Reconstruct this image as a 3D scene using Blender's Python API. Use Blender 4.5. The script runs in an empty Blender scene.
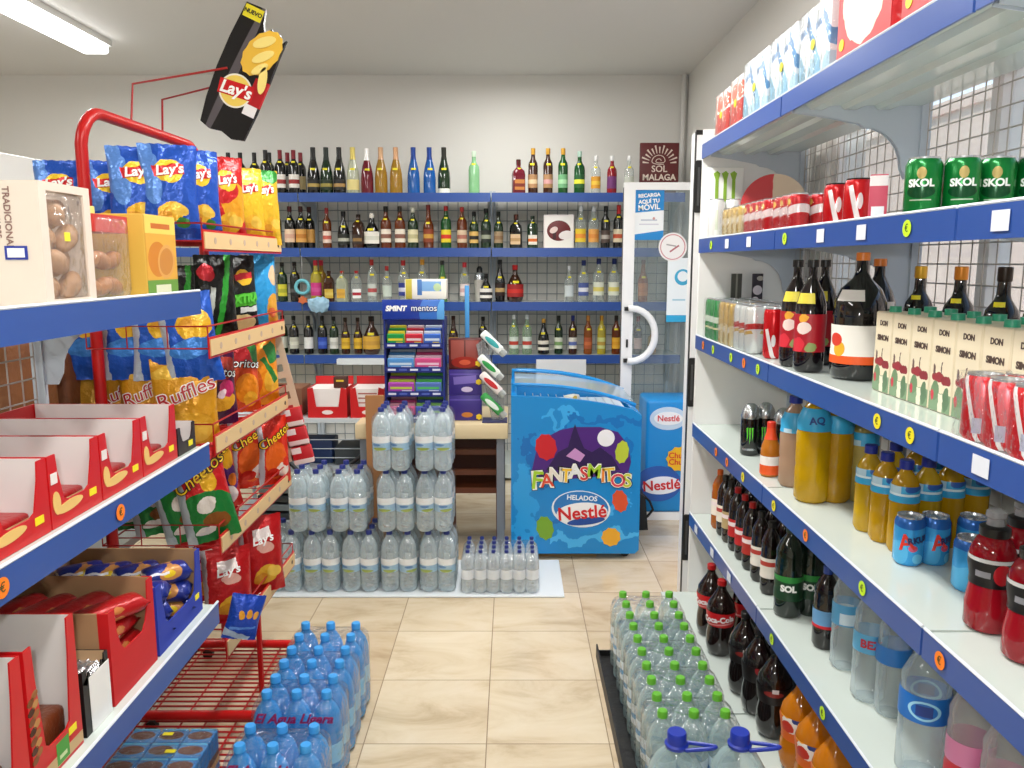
import bpy, bmesh, math, random
from mathutils import Vector, Matrix
R = random.Random(7)
PI = math.pi
C = bpy.context.scene.collection
# ------------------------------------------------------------------ camera maths
F, H = 796.0, 1.55
P = math.atan(122 / F); SP, CP = math.sin(P), math.cos(P)
def ray(x, y):
    u = (x - 512) / F; v = (384 - y) / F
    return u, CP + v * SP, -SP + v * CP
def aty(x, y, Y):
    a, b, c = ray(x, y); return a / b * Y, c / b * Y + H
# ------------------------------------------------------------------ materials
MC = {}
def lin(c):
    return tuple(((v / 12.92) if v <= .04045 else ((v + .055) / 1.055) ** 2.4) for v in c[:3]) + (1,)
def hx(s):
    return tuple(int(s[i:i + 2], 16) / 255 for i in (0, 2, 4))
def col(c):
    return lin(hx(c)) if isinstance(c, str) else lin(c)
def base_mat(name):
    m = bpy.data.materials.new(name); m.use_nodes = True
    nt = m.node_tree; b = nt.nodes['Principled BSDF']
    return m, nt, b
def bump(nt, b, scale, strength, dist=.01, detail=3, coord='Object'):
    tc = nt.nodes.new('ShaderNodeTexCoord'); n = nt.nodes.new('ShaderNodeTexNoise')
    n.inputs['Scale'].default_value = scale; n.inputs['Detail'].default_value = detail
    bp = nt.nodes.new('ShaderNodeBump'); bp.inputs['Strength'].default_value = strength; bp.inputs['Distance'].default_value = dist
    nt.links.new(tc.outputs[coord], n.inputs['Vector']); nt.links.new(n.outputs['Fac'], bp.inputs['Height'])
    nt.links.new(bp.outputs['Normal'], b.inputs['Normal'])
def M(c, rough=.45, metal=0, alpha=1, emit=0, bmp=None, var=0, coat=0):
    k = (c, rough, metal, alpha, emit, bmp, var, coat)
    if k in MC: return MC[k]
    m, nt, b = base_mat('paint_' + str(c))
    b.inputs['Base Color'].default_value = col(c); b.inputs['Roughness'].default_value = rough
    b.inputs['Metallic'].default_value = metal; b.inputs['Alpha'].default_value = alpha
    b.inputs['Coat Weight'].default_value = coat
    if emit:
        b.inputs['Emission Color'].default_value = col(c); b.inputs['Emission Strength'].default_value = emit
    if var:
        tc = nt.nodes.new('ShaderNodeTexCoord'); n = nt.nodes.new('ShaderNodeTexNoise'); n.inputs['Scale'].default_value = 6
        n.inputs['Detail'].default_value = 6
        mx = nt.nodes.new('ShaderNodeMix'); mx.data_type = 'RGBA'
        mx.inputs['A'].default_value = col(c); q = col(c); mx.inputs['B'].default_value = (q[0] * (1 - var), q[1] * (1 - var), q[2] * (1 - var), 1)
        nt.links.new(tc.outputs['Object'], n.inputs['Vector']); nt.links.new(n.outputs['Fac'], mx.inputs['Factor'])
        nt.links.new(mx.outputs['Result'], b.inputs['Base Color'])
    if bmp: bump(nt, b, *bmp)
    MC[k] = m
    return m
def gloss_over(nt, under, ior, rough, bumpargs=None, k=1.6):
    """a reflective skin over an already mixed shader, strength by Fresnel"""
    N = nt.nodes; L = nt.links
    g = N.new('ShaderNodeBsdfGlossy'); g.inputs['Roughness'].default_value = rough
    fr = N.new('ShaderNodeLayerWeight'); fr.inputs['Blend'].default_value = .5
    if bumpargs:
        tc = N.new('ShaderNodeTexCoord'); n = N.new('ShaderNodeTexNoise'); n.inputs['Scale'].default_value = bumpargs[0]; n.inputs['Detail'].default_value = 2
        bp = N.new('ShaderNodeBump'); bp.inputs['Strength'].default_value = bumpargs[1]; bp.inputs['Distance'].default_value = bumpargs[2]
        L.new(tc.outputs['Object'], n.inputs['Vector']); L.new(n.outputs['Fac'], bp.inputs['Height']); L.new(bp.outputs['Normal'], g.inputs['Normal']); L.new(bp.outputs['Normal'], fr.inputs['Normal'])
    pw = N.new('ShaderNodeMath'); pw.operation = 'POWER'; pw.inputs[1].default_value = 4; L.new(fr.outputs['Facing'], pw.inputs[0])
    mu = N.new('ShaderNodeMath'); mu.operation = 'MULTIPLY_ADD'; mu.inputs[1].default_value = .6; mu.inputs[2].default_value = .045 * k / 1.3; mu.use_clamp = True; L.new(pw.outputs[0], mu.inputs[0])
    mx = N.new('ShaderNodeMixShader'); L.new(mu.outputs[0], mx.inputs[0]); L.new(under, mx.inputs[1]); L.new(g.outputs[0], mx.inputs[2])
    L.new(mx.outputs[0], N['Material Output'].inputs['Surface'])
def clear(c, alpha=.3, rough=.06):
    """thin clear plastic or glass: tinted see-through with a glossy skin"""
    k = ('clear', c, alpha, rough)
    if k in MC: return MC[k]
    m, nt, b = base_mat('clear_' + c); N = nt.nodes; L = nt.links
    b.inputs['Base Color'].default_value = col(c); b.inputs['Roughness'].default_value = .3; b.inputs['Specular IOR Level'].default_value = 0
    tr = N.new('ShaderNodeBsdfTransparent'); q = col(c); f = .13 if alpha < .5 else (1 if alpha > .75 else .5)
    tr.inputs[0].default_value = tuple(1 - (1 - v) * f for v in q[:3]) + (1,)
    lw = N.new('ShaderNodeLayerWeight'); lw.inputs['Blend'].default_value = .35
    mr = N.new('ShaderNodeMapRange'); mr.inputs['To Min'].default_value = alpha * .8; mr.inputs['To Max'].default_value = min(1, alpha + .5)
    L.new(lw.outputs['Facing'], mr.inputs['Value'])
    mx = N.new('ShaderNodeMixShader'); L.new(mr.outputs['Result'], mx.inputs[0]); L.new(tr.outputs[0], mx.inputs[1]); L.new(b.outputs[0], mx.inputs[2])
    gloss_over(nt, mx.outputs[0], 1.5, rough)
    MC[k] = m
    return m
def wrap(c, sc=55, al=.02, gl=1.3):
    """shrink wrap: very thin crinkled film"""
    k = ('wrap', c, sc, al, gl)
    if k in MC: return MC[k]
    m, nt, b = base_mat('film_' + c); N = nt.nodes; L = nt.links
    b.inputs['Base Color'].default_value = col(c); b.inputs['Roughness'].default_value = .5
    tr = N.new('ShaderNodeBsdfTransparent'); mx = N.new('ShaderNodeMixShader'); mx.inputs[0].default_value = al
    L.new(tr.outputs[0], mx.inputs[1]); L.new(b.outputs[0], mx.inputs[2])
    gloss_over(nt, mx.outputs[0], 1.35, .16, (sc, .8, .03), gl)
    MC[k] = m
    return m
def PR(name, base, shapes, rough=.4, metal=0, bmp=None, wob=0, wsc=30):
    """printed surface: base colour and coloured shapes in the object's own x/z plane.
    shape = (kind, cx, cz, rx, rz, angle, colour)"""
    k = ('pr', name)
    if k in MC: return MC[k]
    m, nt, b = base_mat('print_' + name); N = nt.nodes; L = nt.links
    b.inputs['Roughness'].default_value = rough; b.inputs['Metallic'].default_value = metal
    tc = N.new('ShaderNodeTexCoord'); src = tc.outputs['Object']
    if wob:
        n = N.new('ShaderNodeTexNoise'); n.inputs['Scale'].default_value = wsc; n.inputs['Detail'].default_value = 3
        L.new(src, n.inputs['Vector'])
        s1 = N.new('ShaderNodeVectorMath'); s1.operation = 'SUBTRACT'; s1.inputs[1].default_value = (.5, .5, .5); L.new(n.outputs['Color'], s1.inputs[0])
        s2 = N.new('ShaderNodeVectorMath'); s2.operation = 'SCALE'; s2.inputs['Scale'].default_value = wob; L.new(s1.outputs[0], s2.inputs[0])
        s3 = N.new('ShaderNodeVectorMath'); s3.operation = 'ADD'; L.new(src, s3.inputs[0]); L.new(s2.outputs[0], s3.inputs[1]); src = s3.outputs[0]
    cur = None
    for (kd, cx, cz, rx, rz, an, cc) in shapes:
        mp = N.new('ShaderNodeMapping'); mp.vector_type = 'TEXTURE'
        mp.inputs['Location'].default_value = (cx, 0, cz); mp.inputs['Rotation'].default_value = (0, -math.radians(an), 0)
        mp.inputs['Scale'].default_value = (rx, 1, rz); L.new(src, mp.inputs['Vector'])
        mul = N.new('ShaderNodeVectorMath'); mul.operation = 'MULTIPLY'; mul.inputs[1].default_value = (1, 0, 1); L.new(mp.outputs[0], mul.inputs[0])
        if kd == 'e':
            ln = N.new('ShaderNodeVectorMath'); ln.operation = 'LENGTH'; L.new(mul.outputs[0], ln.inputs[0]); o = ln.outputs['Value']
        else:
            ab = N.new('ShaderNodeVectorMath'); ab.operation = 'ABSOLUTE'; L.new(mul.outputs[0], ab.inputs[0])
            sp = N.new('ShaderNodeSeparateXYZ'); L.new(ab.outputs[0], sp.inputs[0])
            mm = N.new('ShaderNodeMath'); mm.operation = 'MAXIMUM'; L.new(sp.outputs[0], mm.inputs[0]); L.new(sp.outputs[2], mm.inputs[1]); o = mm.outputs[0]
        lt = N.new('ShaderNodeMath'); lt.operation = 'LESS_THAN'; lt.inputs[1].default_value = 1; L.new(o, lt.inputs[0])
        mx = N.new('ShaderNodeMix'); mx.data_type = 'RGBA'; L.new(lt.outputs[0], mx.inputs['Factor'])
        if cur is None: mx.inputs['A'].default_value = col(base)
        else: L.new(cur, mx.inputs['A'])
        mx.inputs['B'].default_value = col(cc); cur = mx.outputs['Result']
    if cur is None: b.inputs['Base Color'].default_value = col(base)
    else: L.new(cur, b.inputs['Base Color'])
    if bmp: bump(nt, b, *bmp)
    MC[k] = m
    return m
# ------------------------------------------------------------------ mesh building
class B:
    def __init__(s): s.bm = bmesh.new(); s.mi = 0
    def _f(s, vs):
        try:
            f = s.bm.faces.new(vs); f.material_index = s.mi; return f
        except ValueError: return None
    def box(s, x0, y0, z0, x1, y1, z1, mat=None):
        v = [s.bm.verts.new(p) for p in ((x0, y0, z0), (x1, y0, z0), (x1, y1, z0), (x0, y1, z0), (x0, y0, z1), (x1, y0, z1), (x1, y1, z1), (x0, y1, z1))]
        if mat:
            for q in v: q.co = mat @ q.co
        for f in ((3, 2, 1, 0), (4, 5, 6, 7), (0, 1, 5, 4), (1, 2, 6, 5), (2, 3, 7, 6), (3, 0, 4, 7)): s._f([v[i] for i in f])
        return s
    def rbox(s, x0, y0, z0, x1, y1, z1, r=.01, seg=2):
        t = bmesh.new(); bmesh.ops.create_cube(t, size=1)
        for v in t.verts: v.co = Vector((x0 + (v.co.x + .5) * (x1 - x0), y0 + (v.co.y + .5) * (y1 - y0), z0 + (v.co.z + .5) * (z1 - z0)))
        bmesh.ops.bevel(t, geom=t.edges[:], offset=r, segments=seg, affect='EDGES', profile=.5)
        mp = {v: s.bm.verts.new(v.co) for v in t.verts}
        for f in t.faces: s._f([mp[v] for v in f.verts])
        t.free(); return s
    def tube(s, pts, r, n=8, cap=True, closed=False):
        pts = [Vector(p) for p in pts]; rings = []; N = len(pts); pe = None
        for i, p in enumerate(pts):
            if closed: d = (pts[(i + 1) % N] - pts[i - 1])
            elif i == 0: d = pts[1] - p
            elif i == N - 1: d = p - pts[i - 1]
            else: d = (pts[i + 1] - p).normalized() + (p - pts[i - 1]).normalized()
            d.normalize(); a = Vector((0, 0, 1)) if abs(d.z) < .9 else Vector((1, 0, 0))
            e1 = d.cross(a).normalized()
            if pe is not None and (pe - d * pe.dot(d)).length > .1: e1 = (pe - d * pe.dot(d)).normalized()
            pe = e1; e2 = d.cross(e1)
            rings.append([s.bm.verts.new(p + (e1 * math.cos(2 * PI * k / n) + e2 * math.sin(2 * PI * k / n)) * r) for k in range(n)])
        for i in range(N if closed else N - 1):
            a, b = rings[i], rings[(i + 1) % N]
            for k in range(n): s._f([a[k], a[(k + 1) % n], b[(k + 1) % n], b[k]])
        if cap and not closed: s._f(rings[0][::-1]); s._f(rings[-1])
        return s
    def lathe(s, prof, n=16, sq=0, mat=None, a0=0, a1=2 * PI, flat=1.0):
        rings = []; full = abs(a1 - a0 - 2 * PI) < 1e-6; m = n if full else n + 1
        for r, z in prof:
            if r < 1e-6: rings.append([s.bm.verts.new((0, 0, z))]); continue
            g = []
            for k in range(m):
                a = a0 + (a1 - a0) * k / n; cx, sy = math.cos(a), math.sin(a)
                q = r
                if sq: q = r * ((abs(cx) ** sq + abs(sy) ** sq) ** (-1 / sq))
                g.append(s.bm.verts.new((cx * q, sy * q * flat, z)))
            rings.append(g)
        for i in range(len(rings) - 1):
            a, b = rings[i], rings[i + 1]
            for k in range(n):
                k2 = (k + 1) % m
                if len(a) == 1 and len(b) == 1: break
                if len(a) == 1: s._f([a[0], b[k2], b[k]])
                elif len(b) == 1: s._f([a[k], a[k2], b[0]])
                else: s._f([a[k], a[k2], b[k2], b[k]])
        if mat:
            for g in rings:
                for v in g: v.co = mat @ v.co
        return s
    def prism(s, poly, y0, y1, axis='y', bev=0):
        def mk(p, d):
            return (p[0], d, p[1]) if axis == 'y' else ((d, p[0], p[1]) if axis == 'x' else (p[0], p[1], d))
        a = [s.bm.verts.new(mk(p, y0)) for p in poly]; b = [s.bm.verts.new(mk(p, y1)) for p in poly]
        s._f(a); s._f(b[::-1]); n = len(poly)
        for i in range(n): s._f([a[i], b[i], b[(i + 1) % n], a[(i + 1) % n]])
        return s
    def mesh(s, mats, smooth=35, name='m'):
        bmesh.ops.recalc_face_normals(s.bm, faces=s.bm.faces[:])
        me = bpy.data.meshes.new(name); s.bm.to_mesh(me); s.bm.free()
        for m in (mats if isinstance(mats, (list, tuple)) else [mats]): me.materials.append(m)
        if smooth:
            for p in me.polygons: p.use_smooth = True
            try: me.set_sharp_from_angle(angle=math.radians(smooth))
            except Exception: pass
        return me
def link(name, me, parent=None, loc=(0, 0, 0), rz=0, rot=None, sc=None):
    o = bpy.data.objects.new(name, me); C.objects.link(o)
    o.location = loc; o.rotation_euler = rot if rot else (0, 0, rz)
    if sc: o.scale = sc
    if parent: o.parent = parent
    return o
def tag(o, label=None, cat=None, group=None, kind=None):
    if label: o['label'] = label
    if cat: o['category'] = cat
    if group: o['group'] = group
    if kind: o['kind'] = kind
    return o
def thing(name, label, cat, loc=(0, 0, 0), rz=0, group=None, rot=None):
    return tag(link(name, None, None, loc, rz, rot), label, cat, group)
def struct(name, b, m, smooth=0, parent=None, loc=(0, 0, 0)):
    o = link(name, b.mesh(m, smooth), parent, loc)
    if not parent: o['kind'] = 'structure'
    return o
# ------------------------------------------------------------------ text
TC = {}
def text_mesh(s, size, m, ext=.0004, bold=0, fn=None, key=None, shear=0, maxlen=None, align='CENTER'):
    k = (s, size, m.name, ext, bold, key, shear)
    if k in TC: return TC[k]
    cu = bpy.data.curves.new('t', 'FONT'); cu.body = s; cu.size = size; cu.extrude = ext; cu.offset = bold
    cu.align_x = align; cu.align_y = 'CENTER'; cu.shear = shear; cu.resolution_u = 3
    o = bpy.data.objects.new('t', cu); C.objects.link(o)
    dg = bpy.context.evaluated_depsgraph_get(); me = bpy.data.meshes.new_from_object(o.evaluated_get(dg))
    bpy.data.objects.remove(o); bpy.data.curves.remove(cu)
    bm = bmesh.new(); bm.from_mesh(me)
    if fn and maxlen:
        for _ in range(3):
            es = [e for e in bm.edges if e.calc_length() > maxlen]
            if not es: break
            bmesh.ops.subdivide_edges(bm, edges=es, cuts=1)
    for v in bm.verts:
        x, z, d = v.co.x, v.co.y, v.co.z
        v.co = fn(x, z, d) if fn else Vector((x, -d, z))
    bm.to_mesh(me); bm.free(); me.materials.clear(); me.materials.append(m)
    TC[k] = me
    return me
def text(parent, s, size, m, loc=(0, 0, 0), rz=0, rot=None, name='lettering', **k):
    return link(name, text_mesh(s, size, m, **k), parent, loc, rz, rot)
def cyl_fn(rad, z0=0, a=0, tilt=0):
    ct, st = math.cos(tilt), math.sin(tilt)
    def fn(x, z, d):
        x, z = x * ct - z * st, x * st + z * ct
        t = a + x / rad
        return Vector(((rad + d) * math.sin(t), -(rad + d) * math.cos(t), z0 + z))
    return fn
# common paints
WHITE = M('f2f2ee', .35); BLUE = M('2b4f9a', .28); SHELFW = M('ccd6d0', .12); GREYM = M('c3ccd6', .4)
REDP = M('c01414', .3); YEL = M('f2e21a', .5); LIME = M('c8f01e', .5, emit=0); ORG = M('ff8418', .5)
BLACK = M('141414', .4); WTAG = M('dfe4ee', .5); SILV = M('c8ccd0', .25, .9)

# =================================================================== SETTING
XR, YB, XL, ZC, YN = 1.27, 6.0, -4.6, 2.88, -2.2
def floor_mat():
    m, nt, b = base_mat('marble_tiles'); N = nt.nodes; L = nt.links
    tc = N.new('ShaderNodeTexCoord'); mp = N.new('ShaderNodeMapping'); mp.inputs['Location'].default_value = (.083 / .4 + 20, -2.383 / .4 + 20, 0)
    mp.inputs['Scale'].default_value = (2.5, 2.5, 2.5); L.new(tc.outputs['Object'], mp.inputs['Vector'])
    fl = N.new('ShaderNodeVectorMath'); fl.operation = 'FLOOR'; L.new(mp.outputs[0], fl.inputs[0])
    fr = N.new('ShaderNodeVectorMath'); fr.operation = 'FRACTION'; L.new(mp.outputs[0], fr.inputs[0])
    wn = N.new('ShaderNodeTexWhiteNoise'); wn.noise_dimensions = '2D'; L.new(fl.outputs[0], wn.inputs['Vector'])
    # veins, shifted per tile
    sc = N.new('ShaderNodeVectorMath'); sc.operation = 'SCALE'; sc.inputs['Scale'].default_value = 9; L.new(wn.outputs['Color'], sc.inputs[0])
    ad = N.new('ShaderNodeVectorMath'); L.new(mp.outputs[0], ad.inputs[0]); L.new(sc.outputs[0], ad.inputs[1])
    st = N.new('ShaderNodeMapping'); st.inputs['Scale'].default_value = (.8, 1.5, 1); L.new(ad.outputs[0], st.inputs[0])
    n1 = N.new('ShaderNodeTexNoise'); n1.inputs['Scale'].default_value = 1.5; n1.inputs['Detail'].default_value = 10; n1.inputs['Distortion'].default_value = .7; n1.inputs['Roughness'].default_value = .62
    L.new(st.outputs[0], n1.inputs['Vector'])
    cr = N.new('ShaderNodeValToRGB'); e = cr.color_ramp.elements
    e[0].position = .22; e[0].color = col('b09a78'); e[1].position = .75; e[1].color = col('e0d3bc')
    x = e.new(.46); x.color = col('d4c3a6'); x = e.new(.56); x.color = col('dacbb0')
    L.new(n1.outputs['Fac'], cr.inputs[0])
    # per-tile tint
    tint = N.new('ShaderNodeMix'); tint.data_type = 'RGBA'; tint.blend_type = 'MULTIPLY'; tint.inputs['B'].default_value = col('cbb79c')
    pw = N.new('ShaderNodeMath'); pw.operation = 'MULTIPLY'; pw.inputs[1].default_value = .4; L.new(wn.outputs['Value'], pw.inputs[0])
    L.new(pw.outputs[0], tint.inputs['Factor']); L.new(cr.outputs[0], tint.inputs['A'])
    sp = N.new('ShaderNodeSeparateXYZ'); L.new(fr.outputs[0], sp.inputs[0])
    def edge(o):
        a = N.new('ShaderNodeMath'); a.operation = 'SUBTRACT'; a.inputs[1].default_value = .5; L.new(o, a.inputs[0])
        c = N.new('ShaderNodeMath'); c.operation = 'ABSOLUTE'; L.new(a.outputs[0], c.inputs[0]); return c.outputs[0]
    mx = N.new('ShaderNodeMath'); mx.operation = 'MAXIMUM'; L.new(edge(sp.outputs[0]), mx.inputs[0]); L.new(edge(sp.outputs[1]), mx.inputs[1])
    g = N.new('ShaderNodeMath'); g.operation = 'GREATER_THAN'; g.inputs[1].default_value = .4955; L.new(mx.outputs[0], g.inputs[0])
    fin = N.new('ShaderNodeMix'); fin.data_type = 'RGBA'; L.new(g.outputs[0], fin.inputs['Factor']); L.new(tint.outputs['Result'], fin.inputs['A']); fin.inputs['B'].default_value = col('94816a')
    L.new(fin.outputs['Result'], b.inputs['Base Color']); b.inputs['Roughness'].default_value = .22
    return m
struct('floor', B().box(XL, YN, -.1, XR + .15, YB, 0), floor_mat())
WALLM = M('e3e1dc', .8, bmp=(60, .05, .005)); 
struct('ceiling', B().box(XL - .1, YN - .1, ZC, XR + .15, YB + .1, ZC + .1), M('dedcd8', .85))
struct('wall_back', B().box(XL - .1, YB, -.1, XR + .15, YB + .1, ZC), WALLM)
struct('wall_left', B().box(XL - .1, YN, -.1, XL, YB, ZC), WALLM)
struct('wall_front', B().box(XL, YN - .1, -.1, XR, YN, ZC), WALLM)
wr = B()   # right wall with a long shop window and the doorway
wr.box(XR, YN, -.1, XR + .15, YB, -.0)
for (y0, y1, z0, z1) in ((YN, 3.62, 0, 1.2), (YN, -.2, 1.2, 2.1), (3.3, 3.62, 1.2, 2.1), (YN, YB, 2.1, ZC), (4.62, YB, 0, 2.1)):
    wr.box(XR, y0, z0, XR + .15, y1, z1)
struct('wall_right', wr, WALLM)
w = struct('window_1', B().box(XR + .03, -.2, 1.2, XR + .09, 3.3, 1.24).box(XR + .03, -.2, 2.06, XR + .09, 3.3, 2.1).box(XR + .03, -.2, 1.24, XR + .09, -.16, 2.06).box(XR + .03, 3.26, 1.24, XR + .09, 3.3, 2.06).box(XR + .03, 1.0, 1.24, XR + .09, 1.05, 2.06).box(XR + .03, 2.2, 1.24, XR + .09, 2.25, 2.06), M('e8e8e8', .4))
struct('pane', B().box(XR + .055, -.16, 1.24, XR + .06, 3.26, 2.06), clear('e8f4f4', .04, .02), parent=w)
struct('door_1', B().box(XR + .02, 3.62, 0, XR + .1, 3.66, 2.1).box(XR + .02, 4.58, 0, XR + .1, 4.62, 2.1).box(XR + .02, 3.66, 2.05, XR + .1, 4.58, 2.1), M('e8e8e8', .4))
struct('trim_1', B().tube([(XR - .035, YB - .03, 0), (XR - .035, YB - .03, ZC)], .018, 10), M('dcdad6', .5), smooth=40)
tag(link('facade', B().box(5.5, -8, -.2, 5.8, 14, 3.4).box(5.45, -8, 3.4, 5.9, 14, 3.55).mesh(M('e8d2c4', .9, bmp=(30, .2, .01))), None), 'cream plastered facade across the street', 'building', kind='structure')
tag(link('pavement', B().box(XR + .15, -8, -.2, 5.5, 14, -.04).mesh(M('c8c2b8', .9, var=.2))), 'pale pavement outside the doorway', 'ground', kind='structure')

# =================================================================== SHELVING (gondolas)
def grid_mb(b, axis, fixed, a0, a1, z0, z1, st=.055, r=.0022):
    n = max(1, round((a1 - a0) / st))
    for i in range(n + 1):
        a = a0 + (a1 - a0) * i / n
        b.tube([(fixed, a, z0), (fixed, a, z1)] if axis == 'y' else [(a, fixed, z0), (a, fixed, z1)], r, 4)
    n = max(1, round((z1 - z0) / st))
    for i in range(n + 1):
        z = z0 + (z1 - z0) * i / n
        b.tube([(fixed, a0, z), (fixed, a1, z)] if axis == 'y' else [(a0, fixed, z), (a1, fixed, z)], r, 4)
def bracket_poly(d):   # side profile (x out from upright, z below the shelf)
    pts = [(0, 0), (d * .92, 0), (d * .92, -.018), (d * .7, -.03), (d * .45, -.05)]
    for k in range(7):
        t = k / 6 * PI / 2
        pts.append((.05 + .12 * (1 - math.sin(t)), -.06 - .12 * (1 - math.cos(t))))
    pts += [(.035, -.21), (0, -.21)]
    return pts
MESHM = M('b9b3ad', .4, .3)
def sticker(parent, x, y, z, sgn, cm, r=.017, sq=False, mark='X'):
    """price sticker on a fascia that faces sgn (-1 = towards -x)"""
    b = B()
    if sq: b.box(-.024, -.0008, -.017, .024, 0, .017)
    else: b.lathe([(0, 0), (r, 0), (r, .0008), (0, .0008)], 18, mat=Matrix.Rotation(PI / 2, 4, 'X'))
    return link('price_sticker', b.mesh(cm), parent, (x + sgn * .0022, y, z), -PI / 2 if sgn < 0 else PI / 2)
def sticker_mark(parent, x, y, z, sgn, s='€'):
    return text(parent, s, .022, M('3a4a10', .6), (x + sgn * .0034, y, z), -PI / 2 if sgn < 0 else PI / 2, name='price_mark', ext=.0002)
def gondola(label, side, y0, y1, levels, xf, depth, base_x, stickers=(), endpanel=False, group=None, mesh_z=(.1, 2.1), top=2.12):
    """side=+1: unit stands to the right of the aisle (front faces -x)"""
    s = side; xb = xf + s * depth
    t = thing('shelving_unit', label, 'shelf', (xf + s * depth / 2, (y0 + y1) / 2, 0), 0, group)
    ox, oy = t.location.x, t.location.y
    def L(b, name, m, smooth=0, par=None):
        me = b.mesh(m, smooth); me.transform(Matrix.Translation((-ox, -oy, 0)))
        return link(name, me, par or t)
    for i, z in enumerate(levels):
        b = B(); xa, xc = sorted((xf + s * .004, xb - s * .03))
        b.box(xa, y0 + .002, z - .024, xc, y1 - .002, z)
        for q in (.25, .5, .75):      # ribs pressed into the underside
            xm = xf + s * depth * q * .9
            b.prism([(xm - .03, z - .024), (xm - .018, z - .036), (xm + .018, z - .036), (xm + .03, z - .024)], y0 + .01, y1 - .01)
        sh = L(b, 'shelf', SHELFW)
        b = B(); xa, xc = sorted((xf - s * .002, xf + s * .004))
        b.box(xa, y0 + .0015, z - .052, xc, y1 - .0015, z + .006)
        L(b, 'price_rail', BLUE, par=sh)
        b = B(); b.tube([(xf, y0 + .001, z + .008), (xf, y1 - .001, z + .008)], .0035, 6)
        L(b, 'shelf_edge', M('dfe6ee', .3), par=sh)
        for yy in (y0 + .004, y1 - .008):
            L(B().prism([(xb - s * .028 - s * p[0], z - .024 + p[1]) for p in bracket_poly(depth - .03)], yy, yy + .004), 'bracket', GREYM)
        for (lv, yy, cm, sq) in stickers:
            if lv == i and y0 < yy < y1:
                k = sticker(sh, xf - s * .002 - ox, yy - oy, z - .023, -s, cm, sq=sq)
                if not sq: text(sh, '€', .022, M('3c4c20', .6), (xf - s * .0055 - ox, yy - oy, z - .023), -s * PI / 2 if s > 0 else PI / 2, name='price_mark', ext=.0002)
    for yy in (y0, y1):
        b = B(); b.box(min(xb - s * .03, xb), yy - .014 if yy == y1 else yy, 0, max(xb - s * .03, xb), yy if yy == y1 else yy + .014, top)
        n = int((top - .25) / .048)
        for k in range(n): # slots
            b.box(xb - s * .0305 - .0006, (yy - .009 if yy == y1 else yy + .005), .2 + k * .048, xb - s * .0305 + .0006, (yy - .005 if yy == y1 else yy + .009), .22 + k * .048)
        L(b, 'upright', GREYM)
    b = B(); grid_mb(b, 'y', xb - s * .012, y0 + .02, y1 - .02, mesh_z[0], mesh_z[1]); L(b, 'back_grid', MESHM)
    b = B(); xa, xc = sorted((base_x, xb)); b.box(xa, y0 + .002, .005, xc, y1 - .002, .06 if s > 0 else .12); L(b, 'base', SHELFW)
    if endpanel:
        b = B(); xa, xc = sorted((xf + s * .005, xb)); b.box(xa, y1 + .001, 0, xc, y1 + .022, 2.1); L(b, 'end_panel', M('f4f4f2', .35))
    return t
RZ = [.43, .84, 1.23, 1.64, 2.03]
st = []
def at_x(x, X):
    a, b, c = ray(x, 300); return b / a * X
for lv, items in ((3, [(712, LIME, 0), (728, WTAG, 1), (750, WTAG, 1), (786, LIME, 0), (822, WTAG, 1), (863, WTAG, 1), (909, LIME, 0), (1003, WTAG, 1)]),
                  (2, [(704, ORG, 0), (714, LIME, 0), (732, LIME, 0), (745, ORG, 0), (759, LIME, 0), (879, YEL, 0), (912, YEL, 0), (983, WTAG, 1)]),
                  (1, [(717, ORG, 0), (728, ORG, 0), (744, YEL, 0), (775, YEL, 0), (807, ORG, 0), (864, LIME, 0), (942, ORG, 0)]),
                  (0, [(697, WTAG, 1), (713, WTAG, 1), (730, WTAG, 1), (773, LIME, 0), (824, LIME, 0)])):
    for (x, cm, sq) in items:
        a, b, c = ray(x, 384 + (F * 0)); Y = None
        # solve the depth where the fascia (X=.80, z=level) projects to x
        zz = RZ[lv] - .023
        Yv = .8 * F / (x - 512)          # perpendicular depth along the optical axis
        Y = (Yv + SP * (zz - H)) / CP
        st.append((lv, Y, cm, bool(sq)))
gondola('white and blue shelf bay nearest the camera on the right, with red sports drinks', 1, .46, 1.455, RZ, .80, .44, .68, st, group='shelf bays along the right wall')
gondola('middle white and blue shelf bay on the right, with beige wine cartons', 1, 1.46, 2.455, RZ, .80, .44, .68, st, group='shelf bays along the right wall')
gondola('farthest shelf bay on the right, ending at the white end panel', 1, 2.46, 3.455, RZ, .80, .44, .68, st, True, group='shelf bays along the right wall')
LZ = [.63, 1.07, 1.47]
lst = [(1, 1.56, ORG, False), (1, 1.18, ORG, False)]
gondola('left shelf bay with blue rails holding red biscuit boxes', -1, 1.055, 2.05, LZ, -.80, .44, -.78, lst, group='shelf bays on the left', mesh_z=(.1, 1.42), top=1.46)
gondola('left shelf bay nearest the camera, holding the big nut biscuit cartons', -1, .055, 1.05, LZ, -.80, .44, -.78, lst, group='shelf bays on the left', mesh_z=(.1, 1.42), top=1.46)

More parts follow.
